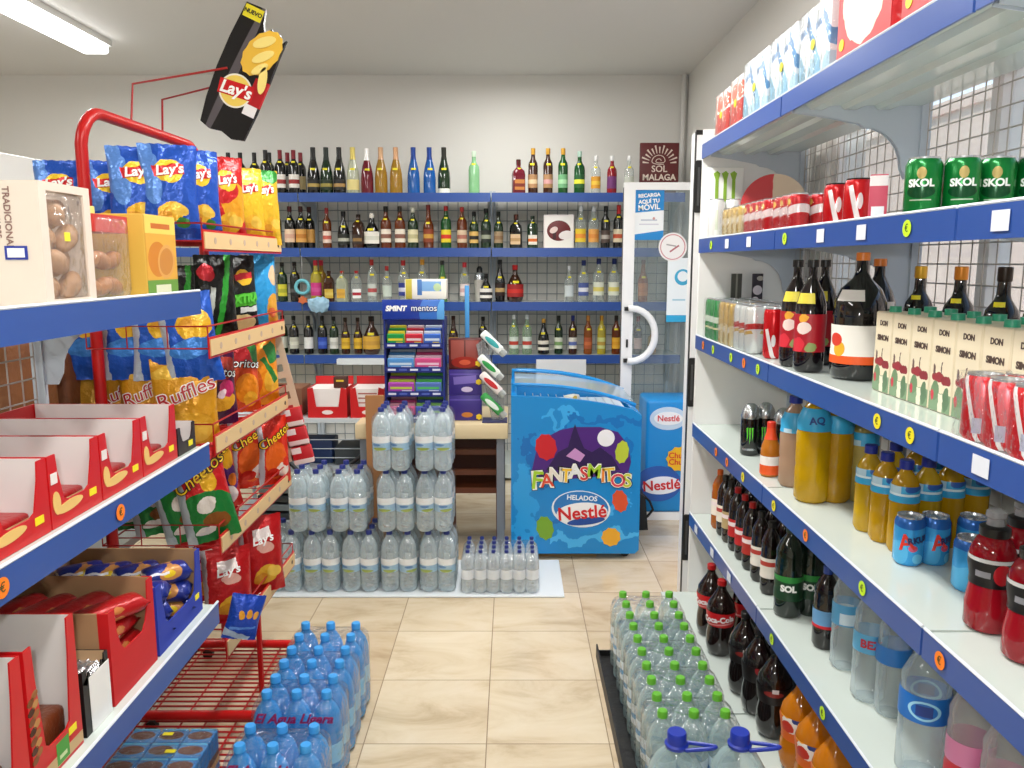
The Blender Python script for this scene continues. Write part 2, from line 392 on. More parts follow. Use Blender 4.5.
# back wall liquor shelving
BZ = [.90, 1.27, 1.64, 2.01]
YF = 5.55; SHY = YB - .02
def back_bay(label, x0, x1, levels):
    t = thing('shelving_unit', label, 'shelf', ((x0 + x1) / 2, 5.77, 0), 0, 'liquor shelf bays on the back wall')
    ox = (x0 + x1) / 2
    def L(b, name, m, par=None):
        me = b.mesh(m, 0); me.transform(Matrix.Translation((-ox, -5.77, 0))); return link(name, me, par or t)
    for z in levels:
        sh = L(B().box(x0 + .002, YF + .004, z - .024, x1 - .002, SHY - .03, z), 'shelf', SHELFW)
        L(B().box(x0 + .0015, YF - .002, z - .055, x1 - .0015, YF + .004, z + .006), 'price_rail', BLUE, sh)
        for xx in (x0 + .006, x1 - .01):
            L(B().prism([(SHY - .03 - p[0], z - .024 + p[1]) for p in bracket_poly(.4)], xx, xx + .004, axis='x'), 'bracket', GREYM)
    for xx in (x0, x1 - .02):
        L(B().box(xx, SHY - .03, 0, xx + .02, SHY, 2.06), 'upright', GREYM)
    b = B(); grid_mb(b, 'x', SHY - .012, x0 + .03, x1 - .03, .1, 2.0, .075, .003); L(b, 'back_grid', M('9aa0a4', .4, .4))
    L(B().box(x0 + .002, YF - .02, .02, x1 - .002, SHY, .12), 'base', SHELFW)
back_bay('blue and white liquor shelves at the left end behind the crisp rack', -2.78, -1.46, BZ)
back_bay('middle blue and white liquor shelves behind the chewing gum display', -1.455, -.145, BZ)
back_bay('right blue and white liquor shelves behind the ice cream freezer', -.14, 1.18, BZ)

# =================================================================== BOTTLES
PROF = {
 'wine':  (.300, [(0, .012), (.03, .0), (.037, .004), (.037, .185), (.033, .205), (.018, .228), (.0145, .24), (.0135, .27)]),
 'champ': (.318, [(0, .012), (.036, .0), (.0435, .006), (.0435, .11), (.040, .15), (.031, .195), (.020, .235), (.016, .26)]),
 'spirit': (.290, [(0, .01), (.034, 0), (.0375, .004), (.0375, .165), (.034, .19), (.020, .212), (.0145, .228), (.0135, .255)]),
 'tall':  (.310, [(0, .01), (.030, 0), (.034, .004), (.034, .19), (.030, .215), (.016, .24), (.013, .27)]),
 'long':  (.300, [(0, .01), (.030, 0), (.034, .004), (.037, .14), (.034, .165), (.02, .20), (.015, .24), (.0135, .27)]),
 'sqr':   (.235, [(0, .008), (.040, 0), (.043, .005), (.043, .135), (.038, .16), (.018, .18), (.014, .19), (.014, .2)]),
 'jag':   (.235, [(0, .008), (.036, 0), (.040, .005), (.040, .15), (.034, .175), (.016, .195), (.0135, .21), (.0135, .218)]),
 'squat': (.205, [(0, .008), (.038, 0), (.046, .02), (.048, .06), (.043, .10), (.027, .135), (.015, .155), (.014, .18)]),
 'bell':  (.255, [(0, .01), (.036, 0), (.042, .006), (.042, .10), (.036, .14), (.021, .175), (.0145, .2), (.0135, .228)]),
}
BM = {}
def part_mesh(key, fn):
    if key not in BM: BM[key] = fn()
    return BM[key]
def g_dark(c): return M(c, .07, 0, coat=.5)
GL = {'black': ('101112', 1), 'dgreen': ('16301a', 1), 'green': ('185626', .95), 'brown': ('3a1c0e', 1), 'amber': ('6e300e', .93), 'gold': ('b4882c', .9),
      'clear': ('dbe6e2', .16), 'pale': ('d8dfc0', .45), 'red': ('9a1626', .95), 'rose': ('7a2433', .97), 'blue': ('1458a4', 1), 'mint': ('96d49c', .75), 'lgreen': ('5f9a58', .75),
      'yellow': ('c8b63c', .85), 'pgreen': ('a9c8a4', .4), 'cream': ('e8dcc0', 1), 'orange': ('96501e', .93), 'clearb': ('cfdde4', .28)}
def glass(g):
    c, a = GL[g]
    return clear(c, a, .06) if a < .99 else g_dark(c)
def arc(r, z0, z1, half, n=8, off=.0008):
    a = math.radians(half); b = B()
    b.lathe([(r + off, z0), (r + off, z1)], n, a0=-PI / 2 - a, a1=-PI / 2 + a)
    return b
def bottle(kind, g, cap, lab, acc, label, loc, rz=0, sc=1, group=None, tagc=True, lz=None, cat='bottle', foil=None, name='liquor_bottle'):
    h, prof = PROF[kind]; sq = 5 if kind in ('sqr', 'jag') else 0
    t = thing(name, label, cat, loc, rz, group)
    if sc != 1: t.scale = (sc, sc, sc)
    bm_ = part_mesh(('b', kind, g), lambda: B().lathe(prof + [(prof[-1][0], h - .004), (0, h - .004)], 20, sq).mesh(glass(g)))
    o = link('glass_body', bm_, t)
    zc = prof[-1][1]; rc = prof[-1][0] + .0012
    if foil: zc = prof[-2][1]; rc = prof[-2][0] + .001
    cm = M(cap, .35, .3)
    def capm():
        if foil: return B().lathe([(prof[-2][0] + .001, zc), (prof[-1][0] + .001, prof[-1][1]), (prof[-1][0] + .0015, h), (0, h + .001)], 14).mesh(cm)
        return B().lathe([(0, zc - .001), (rc, zc - .001), (rc + .001, zc + .003), (rc + .001, h), (rc - .001, h + .002), (0, h + .002)], 14).mesh(cm)
    link('cap', part_mesh(('c', kind, cap, bool(foil)), capm), t)
    r0 = max(p[0] for p in prof)
    z0, z1 = lz if lz else ((.045, .135) if kind not in ('squat', 'sqr', 'jag', 'bell', 'champ') else (.03, .1))
    if lab:
        def lm():
            b = B(); d = (z1 - z0)
            if sq:
                for i, (a, c_) in enumerate(((0, .3), (.3, .62), (.62, 1))):
                    b.mi = 1 if i == 1 else 0
                    b.box(-r0 * .8, -r0 - .0015, z0 + d * a, r0 * .8, -r0 + .001, z0 + d * c_)
            else:
                for i, (a, c_) in enumerate(((0, .3), (.3, .62), (.62, 1))):
                    b.mi = 1 if i == 1 else 0
                    b.lathe([(r0 + .0008, z0 + d * a), (r0 + .0008, z0 + d * c_)], 10, a0=-PI / 2 - 1.25, a1=-PI / 2 + 1.25)
            return b.mesh([M(lab, .55), M(acc or lab, .55)])
        link('label', part_mesh(('l', kind, lab, acc, z0, z1), lm), t)
    if tagc:
        zt = prof[-4][1] + .012 if kind != 'champ' else .17
        rt = None
        for i in range(len(prof) - 1):
            if prof[i][1] <= zt <= prof[i + 1][1] and prof[i + 1][1] > prof[i][1]:
                q = (zt - prof[i][1]) / (prof[i + 1][1] - prof[i][1]); rt = prof[i][0] * (1 - q) + prof[i + 1][0] * q
        if rt:
            link('price_tag', part_mesh(('p', kind), lambda: B().lathe([(rt + .003, zt - .007), (rt + .0015, zt + .007)], 6, a0=-PI / 2 - .45, a1=-PI / 2 + .45).mesh(YEL)), t)
    return t
ORD = 'first second third fourth fifth sixth seventh eighth ninth tenth eleventh twelfth thirteenth fourteenth fifteenth sixteenth seventeenth eighteenth nineteenth twentieth twenty-first twenty-second twenty-third twenty-fourth twenty-fifth twenty-sixth twenty-seventh'.split()
def row(z, yname, items, Y=5.66):
    for i, it in enumerate(items):
        px, kind, g, cap, lab, acc, look = it[:7]
        opt = it[7] if len(it) > 7 else {}
        yy = Y + opt.get('dy', 0)
        d = yy * CP + (H - (z + .15)) * SP
        X = (px - 512) / F * d
        bottle(kind, g, cap, lab, acc, '%s, %s from left, %s' % (look, ORD[i], yname), (X, yy, z + .001), R.uniform(-.2, .2) - math.atan2(X, Y) * .5,
               opt.get('sc', 1), 'bottles on the %s' % yname, opt.get('tag', True), opt.get('lz'), foil=opt.get('foil'))
f1 = {'foil': 1}
bk = {'dy': .13, 'foil': 1}
row(BZ[3], 'top liquor shelf', [
 (229, 'wine', 'black', '18181a', 'e8e0d0', '8a2a2a', 'dark wine bottle with black foil', bk), (241, 'wine', 'black', '18181a', 'e8e0d0', None, 'dark wine bottle with black foil', bk),
 (255, 'wine', 'black', '18181a', 'e8e0d0', None, 'dark wine bottle with black foil', bk), (266, 'wine', 'black', '18181a', 'b02020', 'e0b030', 'dark wine bottle with red label', f1), (270, 'wine', 'dgreen', '101010', 'c09060', None, 'dark wine bottle behind the red foils', bk),
 (280.5, 'wine', 'black', '7a1420', 'ece6dc', 'a03030', 'dark wine bottle with red foil and white label', f1), (288, 'wine', 'black', '7a1420', 'ece6dc', None, 'dark wine bottle with red foil', bk), (294, 'wine', 'black', '7a1420', 'ece6dc', '9a2a2a', 'dark wine bottle with red foil and white label', f1),
 (301, 'wine', 'black', '7a1420', 'e0c890', None, 'dark wine bottle with dull red foil', bk),
 (313.5, 'champ', 'black', '131313', '1c1c18', 'b59a50', 'black sparkling wine bottle', f1), (326.5, 'champ', 'dgreen', '16201a', '20301a', 'a09040', 'dark green sparkling wine bottle', f1),
 (339.5, 'champ', 'black', '121212', '181818', 'b08a50', 'black sparkling wine bottle with gold line', f1), (353, 'champ', 'pale', 'd6c264', 'e8d890', None, 'pale sparkling wine bottle with gold foil', f1),
 (367, 'champ', 'rose', 'f0eeee', None, None, 'dark pink sparkling bottle with white foil', {'foil': 1, 'sc': .98}), (381, 'champ', 'gold', 'caa07a', None, None, 'amber sparkling wine bottle with copper foil', f1),
 (396, 'champ', 'gold', 'c89870', None, None, 'amber sparkling wine bottle with copper foil', f1), (413.5, 'champ', 'blue', '123a8a', None, None, 'bright blue sparkling wine bottle', f1),
 (429.5, 'champ', 'blue', '123a8a', None, None, 'bright blue sparkling wine bottle', f1), (444, 'champ', 'dgreen', '202018', 'e8e8e0', None, 'dark green bottle with low white label', {'foil': 1, 'lz': (.0, .04)}),
 (474, 'spirit', 'mint', 'd8f0d8', None, None, 'light green see-through bottle', {'sc': 1.0}), (518.5, 'sqr', 'rose', '4a2418', 'c07a3a', '7a2a1a', 'square dark red decanter bottle'),
 (533, 'tall', 'brown', 'd6a23a', 'b0855a', 'e0c8a0', 'dark brown bottle with gold cap'), (548, 'tall', 'brown', 'd6a23a', 'b0855a', 'd8a0a0', 'dark brown bottle with gold cap'), (563, 'tall', 'green', 'd6a23a', '6fae7a', 'a8d8a8', 'green bottle with gold cap'),
 (579.5, 'spirit', 'green', 'b8d8c8', '1b5a2a', 'e8e840', 'green bottle with pale cap'), (596, 'spirit', 'clear', 'f0f0f0', 'd8982a', 'e8c040', 'clear bottle with white cap and yellow label', {'sc': .9}),
 (612, 'spirit', 'red', 'f0f0f0', '6a2a6a', None, 'red bottle with purple label', {'sc': .9}), ][:27])
bottle('spirit', 'clear', 'f0f0f0', 'c8ccc0', None, 'clear bottle with white cap half hidden by the white door frame', ((627 - 512) / F * 5.6, 5.66, BZ[3] + .001), 0, .9, 'bottles on the top liquor shelf')
row(BZ[2], 'second liquor shelf', [
 (276, 'wine', 'black', 'c02020', 'c02828', 'c02828', 'black bottle with red cap and red label', {'lz': (.04, .1)}), (290, 'spirit', 'black', '50101a', 'e6c8a8', 'd8a890', 'dark bottle with pink and cream label'),
 (301, 'spirit', 'black', '401410', 'd8a050', 'c07a2a', 'dark bottle with orange label'), (309.5, 'spirit', 'black', '401410', 'd8a050', None, 'dark bottle with orange label', {'dy': .06}),
 (327, 'tall', 'amber', '8a2020', 'e8d0c0', 'c05a4a', 'slim amber bottle with red and white label', {'sc': .9}), (343.5, 'bell', 'black', '121212', '20241c', 'b8b8a8', 'dark square shouldered bottle with black label'),
 (358.5, 'jag', 'brown', '20140c', '2c1a10', '8a6a3a', 'short brown bottle with dark label'), (372, 'squat', 'black', 'e8e4da', 'f0ece0', 'd8d8c8', 'round dark bottle with white cap and white label', {'sc': 1.18}),
 (386, 'spirit', 'amber', '16120e', 'ece2d0', '8a5a4a', 'amber whisky bottle with bird on white label'), (400, 'spirit', 'amber', '16120e', 'ece2d0', '8a5a4a', 'amber whisky bottle with bird on white label'),
 (413, 'spirit', 'dgreen', 'd0d0c0', 'e0d8b0', 'c0b888', 'dark green bottle with cream label', {'sc': .98}), (428.5, 'long', 'amber', '7a1c18', '8a3a1a', 'c8963a', 'tall amber brown bottle', {'sc': 1.0}),
 (446, 'wine', 'green', 'b02020', 'e8d22a', 'd83020', 'green whisky bottle with yellow label', {'sc': .97}), (462, 'wine', 'amber', 'a02a28', 'd8c0a0', 'b06a5a', 'amber bottle with red cap and cream label', {'sc': .95}),
 (474, 'spirit', 'dgreen', '101010', 'd8b060', '181818', 'dark green bottle with small gold label', {'sc': .88}), (486, 'spirit', 'dgreen', '101010', '18201a', '9aa08a', 'dark green bottle with black label', {'sc': .95}),
 (498.5, 'spirit', 'dgreen', '0c140c', 'a08868', '8a6a4a', 'dark green bottle with brown label', {'sc': .88}), (516, 'sqr', 'black', '5a2a1a', 'd8b890', 'b89060', 'squat square dark bottle with beige label'),
 (532.5, 'jag', 'dgreen', '1a2a1a', 'e8e0d0', 'd86a20', 'square green herbal liqueur bottle with orange label', {'sc': .95})])
row(BZ[2], 'second shelf, right bay', [
 (580.5, 'spirit', 'clear', 'c8ccd0', 'e8c830', 'e89030', 'clear bottle with yellow fruit label', {'sc': 1.02}), (593.5, 'spirit', 'clear', 'c8ccd0', 'e0a050', 'd88838', 'clear bottle with orange fruit label'),
 (605.5, 'tall', 'black', '101010', '50403a', 'b0a8a0', 'slim black bottle with grey label', {'sc': .94}), (618.5, 'wine', 'black', 'b81c1c', 'd8c8a8', 'c05030', 'black bottle with red foil beside the door frame', f1)])
row(BZ[1], 'third liquor shelf', [
 (270.5, 'wine', 'black', 'c02420', 'ece4dc', 'c04040', 'dark bottle with red cap and white label', {'sc': .9}), (282.5, 'wine', 'dgreen', '12120e', 'd8d03a', 'b0b030', 'dark bottle with yellow label', {'sc': .92}),
 (295, 'wine', 'black', '101010', '1a1a1a', '585858', 'plain black bottle', {'sc': .93}), (316, 'spirit', 'yellow', 'c8203a', 'd83a8a', 'e05aa0', 'yellow bottle with bright pink label'), (321.5, 'spirit', 'gold', 'c8203a', 'e8d070', None, 'golden bottle behind the pink label', {'dy': .08}),
 (329, 'jag', 'brown', '281408', 'c8a83a', 'd8c060', 'short dark bottle with gold label', {'sc': .92}), (342, 'jag', 'pale', 'c02020', 'd8a83a', 'c8963a', 'short bottle with red cap and yellow label', {'sc': .92}),
 (356.5, 'jag', 'clear', 'c81c1c', 'f0f0ee', 'b02030', 'short clear bottle with red cap and red label', {'sc': .92}), (372, 'tall', 'clear', 'b02424', 'c8d0c8', 'b85050', 'tall clear bottle with red cap', {'sc': .95}),
 (387, 'spirit', 'clear', 'a83030', 'cdd8cc', None, 'narrow clear bottle with dull red cap', {'sc': .86}), (403.5, 'spirit', 'clear', 'b02024', '2a3a8a', 'd8d8e8', 'clear bottle with blue label and red cap'),
 (422.5, 'spirit', 'clear', 'd89a2a', 'e0912a', 'd8b040', 'clear bottle with orange label and gold cap', {'sc': 1.02}), (442.5, 'long', 'lgreen', '181818', '4a5a3a', 'c8ccc0', 'green tinted bottle with black cap', {'sc': .96}),
 (464.6, 'spirit', 'clear', 'c8303a', 'ecdcd8', 'd8b0b0', 'clear bottle with red cap and white label', {'sc': .95})])
row(BZ[1], 'third shelf, right bay', [
 (486, 'squat', 'black', '181818', 'f0ece4', '2a2a2a', 'round black bottle with white label', {'sc': .95}), (500, 'long', 'black', '101010', '2a1a14', 'c0a068', 'black cream liqueur bottle', {'sc': .98}), (515, 'squat', 'brown', 'b01818', 'a01c1c', 'd02a20', 'round black bottle with red label', {'sc': 1.25}),
 (569, 'spirit', 'clear', 'd8dadc', 'd0d8d8', None, 'clear bottle with silver cap', {'sc': .86}), (583.5, 'spirit', 'clear', '1a2a6a', '4a5a9a', 'e0e0e8', 'clear bottle with navy cap and blue seal'),
 (598.5, 'spirit', 'clear', '1a2a6a', 'dfe2d0', 'e0d070', 'clear bottle with navy cap and pale yellow seal', {'sc': 1.04}), (614, 'spirit', 'clear', '1a2a6a', 'dfe2d0', 'e0d070', 'clear bottle with navy cap and pale yellow seal', {'sc': 1.04}),
 (643, 'long', 'orange', '5a1a1a', 'b8703a', 'a8602a', 'orange brown bottle behind the glass door', {'sc': .98})])
row(BZ[0], 'bottom liquor shelf', [
 (283, 'wine', 'dgreen', '101010', 'cfcfc0', None, 'dark wine bottle with grey label', {'sc': .9, 'dy': .05}), (294, 'wine', 'black', '101010', 'c8c8b8', 'e0e0d0', 'dark wine bottle with pale label', {'sc': .9}),
 (308.5, 'wine', 'black', '101010', 'e0e0dc', None, 'dark wine bottle with white label', {'sc': .9}), (322.5, 'wine', 'black', '181818', '2a4ab0', '4a6ac8', 'dark bottle with bright blue label', {'sc': .9}),
 (334, 'wine', 'dgreen', '141414', 'd8d8d0', 'c0c0b8', 'dark bottle with white label and black cap', {'sc': .88}), (345.5, 'long', 'brown', '2a1c10', 'e0b830', 'c89a28', 'brown brandy bottle with yellow label', {'sc': .86}),
 (358, 'long', 'brown', '2a1c10', 'e0b830', 'c89a28', 'brown brandy bottle with yellow label', {'sc': .86}), (371.5, 'squat', 'brown', '1a100a', 'd8a83a', 'c8963a', 'round brown bottle with gold seal', {'sc': 1.3})])
row(BZ[0], 'bottom shelf, right bay', [
 (453.5, 'long', 'brown', '3a1c10', 'e0b428', 'd8a020', 'dark bottle with yellow label beside the gum display', {'sc': .9}), (483, 'wine', 'black', '14100e', '1c1a18', None, 'black bottle behind the mint tubes', {'sc': .88}),
 (514, 'wine', 'pgreen', 'e8ecec', 'd8e4d8', 'c04030', 'pale green rum bottle with white cap', {'sc': .92}), (527, 'wine', 'pgreen', 'e8ecec', 'd8e4d8', 'c04030', 'pale green rum bottle with white cap', {'sc': .92}),
 (543.6, 'bell', 'black', 'c8963a', 'e8e0d0', '1a1a1a', 'dark bottle with black and white label', {'sc': .98}), (558.6, 'tall', 'dgreen', '181818', 'd8dcc8', '7aa060', 'slim dark green bottle with white label', {'sc': .88}),
 (572.8, 'tall', 'brown', '1c2c7a', 'e0dcd0', '5a6aa8', 'dark amber bottle with blue cap', {'sc': .88}), (588, 'tall', 'orange', 'c8863a', 'a8502a', 'c86a3a', 'orange brown brandy bottle', {'sc': .88}),
 (601.5, 'tall', 'yellow', 'c8902a', 'c8cc80', 'b8963a', 'yellow green bottle with gold cap', {'sc': .88}), (616, 'tall', 'amber', '2a1c10', 'e0a82a', 'd8961a', 'amber bottle with yellow label beside the door frame', {'sc': .88}),
 (638, 'tall', 'brown', '8a2a20', 'c8a8a0', None, 'brown bottle partly behind the door handle', {'sc': .86}), (652, 'jag', 'gold', 'd8a83a', 'c88a2a', None, 'small golden bottle behind the glass door', {'sc': .7})])
# odd things between the bottles
sh = thing('cocktail_shaker', 'silver and black cocktail shaker on the third liquor shelf', 'shaker', ((480 - 512) / F * 5.75, 5.72, BZ[1] + .001), 0)
link('cup', B().lathe([(0, 0), (.03, 0), (.041, .15), (.038, .153), (0, .153)], 20).mesh(M('e8e4da', .2, .3)), sh)
link('dome_lid', B().lathe([(.038, .153), (.036, .185), (.024, .205), (0, .205)], 20).mesh(SILV), sh)
link('stopper', B().lathe([(.022, .205), (.02, .235), (.01, .25), (0, .25)], 16).mesh(BLACK), sh)
bx = thing('gift_box', 'white gift box with a dark red round picture on the second liquor shelf', 'box', ((557 - 512) / F * 5.75, 5.68, BZ[2]), 0)
link('carton', B().rbox(-.105, -.05, .001, .105, .05, .235, .003).mesh(PR('giftbox', 'efe6e2', [('r', 0, .118, .095, .108, 0, 'f4efe8'), ('e', 0, .125, .082, .07, 0, '6a1a1c'), ('e', .05, .095, .05, .03, 10, 'f0e8e4'), ('r', -.03, .1, .012, .035, 0, '3a1012'), ('e', -.035, .13, .03, .02, 30, 'e8d0c8')], .4)), bx)
# SOL MALAGA plaque
X0, Z0 = aty(658, 172, 5.75)
pl = thing('plaque', 'dark red square sign reading SOL MALAGA on top of the back shelves', 'sign', (X0, 5.72, BZ[3] + .012))
# it stands on the top shelf of the right bay
link('foot_block', B().box(-.12, -.02, -.011, .12, .02, .055).mesh(M('4a2a20', .6)), pl)
link('board', B().rbox(-.135, -.015, .055, .135, .015, .345, .004).mesh(M('5e1a1c', .45)), pl)
CR = M('e0cfc2', .6)
text(pl, 'SOL', .062, CR, (0, -.0165, .167), bold=.001); text(pl, 'MALAGA', .058, CR, (0, -.0165, .11), bold=.0015)
b = B()
for k in range(13):
    a = PI * (k + .5) / 13; c, s_ = math.cos(a), math.sin(a)
    r0, r1 = .075, .118 + .012 * (k % 2)
    b.prism([(c * r0 - s_ * .002, .145 + s_ * r0 + c * .002), (c * r1 - s_ * .006, .145 + s_ * r1 + c * .006), (c * r1 + s_ * .006, .145 + s_ * r1 - c * .006), (c * r0 + s_ * .002, .145 + s_ * r0 - c * .002)], -.0175, -.0155)
pts = []
for k in range(30):
    a = k / 29 * 3.6 * PI + .2; q = .012 + .05 * k / 29
    pts.append((math.cos(a) * q, -.0165, .165 + abs(math.sin(a)) * q * .9 if math.sin(a) > 0 else .165 + math.sin(a) * q * .35))
b.tube(pts, .0028, 5)
link('sun_emblem', b.mesh(CR), pl, (0, 0, .055))

# =================================================================== CANS
def can_mesh(key, mat, r=.033, h=.115):
    return part_mesh(('can', key, r, h), lambda: B().lathe([(r * .78, 0), (r * .82, .002), (r, .010), (r, h - .016), (r * .93, h - .009), (r * .84, h - .003)], 24).mesh(mat, 60))
def can_lid(c, r, h):
    return part_mesh(('lid', c, r, h), lambda: B().lathe([(0, h - .006), (r * .76, h - .006), (r * .8, h - .001), (r * .86, h), (r * .86, h - .004)], 24).lathe([(0, h - .0055), (.009, h - .0055), (.009, h - .003), (0, h - .003)], 10, mat=Matrix.Translation((-.006, 0, 0))).mesh(M(c, .25, .8)))
def can(label, key, mat, loc, rz, r=.033, h=.115, lid='c8ccd0', group=None, logo=None, parent=None, name='drink_can'):
    if parent is None: t = thing(name, label, 'can', loc, rz, group); body = link('can_body', can_mesh(key, mat, r, h), t); link('lid', can_lid(lid, r, h), t)
    else:
        t = body = link('can', can_mesh(key, mat, r, h), parent, loc, rz); link('lid', can_lid(lid, r, h), t)
    if logo:
        for (s, size, tm, dz, az, ti, bo) in logo:
            link('lettering', text_mesh(s, size, tm, fn=cyl_fn(r + .0006, h * dz, az, ti), key=(r, h, dz, az, ti), bold=bo, maxlen=.008), t)
    return t
MW = M('f4f4f0', .5); MG = M('7ea046', .5)
ang = lambda x, y: -math.atan2(x, y)
def px_Y(x, X, z):       # depth at which a point of height z on the plane X projects to column x
    d = X * F / (x - 512); return (d - (H - z) * SP) / CP
Z3 = RZ[3] + .001
skol = PR('skol', '0f7a34', [('e', 0, .052, .026, .014, 0, '0c4a26'), ('e', 0, .089, .009, .012, 0, 'c8b070'), ('r', 0, .035, .02, .0012, 0, 'cfe0c8')], .22, .35)
for i, (X, Y) in enumerate(((.855, 1.70), (.927, 1.685), (1.002, 1.69), (1.074, 1.68))):
    can('green beer can reading SKOL, %s of four in the row near the window' % ORD[i], 'skol', skol, (X, Y, Z3), ang(X, Y) + (-.1, .1, 0, 0)[i], .0355, .122, group=None,
        logo=[('SKOL', .021, MW, .56, 0, 0, .0008)], name='beer_can')
# second file of green cans behind
for k, Y in enumerate((1.9, 1.78)):
    pass
redbeer = PR('redbeer', 'b8141c', [('r', 0, .06, .05, .012, 18, 'e8d8d8'), ('e', 0, .09, .014, .01, 0, 'e8c060')], .25, .3)
goldbeer = PR('goldbeer', 'c8a860', [('r', 0, .06, .05, .010, 18, 'f0e6d0'), ('r', .02, .03, .006, .05, 0, 'e4d4a8')], .25, .5)
greenbeer = PR('greenbeer', '2a8a44', [('r', 0, .085, .05, .012, 0, 'd8e8d8'), ('r', 0, .05, .05, .004, 0, 'e8e0b0')], .25, .3)
silverbeer = PR('silverbeer', 'd8dcda', [('r', 0, .09, .05, .010, 12, 'b83030'), ('r', 0, .07, .03, .006, 12, 'c8a860')], .25, .4)
def can_pack(label, key, mat, x, y, z, nx, ny, group=None, r=.033, h=.115, lid='c8ccd0', logo=None, rz=-PI / 2, film='f4f6f6', az=None):
    """shrink-wrapped block of cans; ny along the aisle, nx deep"""
    t = thing('can_pack', label, 'can pack', (x, y, z), 0, group)
    for i in range(nx):
        for j in range(ny):
            can(None, key, mat, ((i - (nx - 1) / 2) * 2.04 * r, (j - (ny - 1) / 2) * 2.04 * r, .0005), rz if az is None else az, r, h, lid, parent=t, logo=logo if i == 0 else None)
    hx_, hy = nx * 1.02 * r + .0015, ny * 1.02 * r + .0015
    link('shrink_film', B().rbox(-hx_, -hy, 0, hx_, hy, h + .002, .008).mesh(wrap(film, 55, .0, .5)), t)
    return t
can_pack('shrink-wrapped red beer cans second from the far end of the upper shelf', 'redbeer', redbeer, .93, 2.80, Z3, 3, 4)
can_pack('shrink-wrapped gold beer cans at the far end of the upper right shelf', 'goldbeer', goldbeer, .93, 3.10, Z3, 3, 4)
can_pack('shrink-wrapped red beer cans standing beside the red cola cans', 'redbeer', redbeer, .91, 2.555, Z3, 2, 3)
cola = PR('colacan', 'c01018', [('r', .004, .05, .006, .05, 14, 'f0e8e8'), ('e', .016, .06, .006, .02, 0, 'e8e8e8')], .22, .3)
for i, (x, lab) in enumerate(((836, 'red cola can with black rim beside the small pink carton, left one'), (857, 'red cola can with black rim, touching the small pink carton'))):
    can(lab, 'cola', cola, (.875, px_Y(x, .875, 1.7), Z3), -.7, .033, .117, '26262a')
t = thing('small_carton', 'small pink and white carton between red cans and green beer cans', 'carton', (.88, px_Y(878, .88, 1.7), Z3), -.4)
link('carton', B().rbox(-.02, -.02, 0, .02, .02, .115, .002).mesh(PR('smallct', 'c84860', [('r', 0, .02, .014, .02, 0, 'e8e8f0'), ('r', 0, .1, .02, .012, 0, 'e8e0e0')], .5)), t)
# white energy drink stand and its green claw mark
t = thing('energy_drink_poster', 'white energy drink panel with green claw mark at the far shelf end', 'poster', (.895, 3.435, Z3))
link('card', B().rbox(-.075, -.01, 0, .075, .01, .30, .004).mesh(M('fbfbf8', .4)), t)
cw = B()
for k, xx in enumerate((-.04, -.005, .03)):
    L_ = (.19, .25, .18)[k]
    cw.prism([(xx - .012, .275), (xx + .004, .285), (xx + .016, .275), (xx + .010, .25), (xx + .011, .27 - L_ * .5), (xx + .002, .27 - L_), (xx - .003, .27 - L_ * .45), (xx - .003, .25)], -.0125, -.0105)
link('claw_mark', cw.mesh(M('8fb83a', .5)), t)
for i in range(2):
    can('tall white energy drink can at the far end of the upper shelf, %s one' % ('left', 'right')[i], 'whitecan', PR('whitecan', 'f4f4f2', [('r', 0, .08, .006, .04, 0, 'e0e8d8')], .3, .2), (.845 + .068 * i, 3.36, Z3), -.2, .033, .165, name='tall_can')
# round red and cream plate sign behind the cans
t = thing('round_sign', 'round red and cream sign standing behind the red beer cans', 'sign', (1.06, 3.30, Z3 + .0), -.28)
disc = PR('roundsign', 'c42026', [('r', .09, .12, .095, .2, 0, 'd8c0a4'), ('e', .08, .08, .09, .03, 8, '3a2a26'), ('e', .10, .145, .05, .02, -20, '8a6a50'), ('r', -.06, .09, .008, .03, 0, 'f0e0e0')], .4, wob=.02, wsc=25)
link('disc', B().lathe([(0, 0), (.13, 0), (.13, .006), (0, .006)], 40, mat=Matrix.Translation((0, 0, .13)) @ Matrix.Rotation(PI / 2, 4, 'X')).mesh(disc, 40), t)

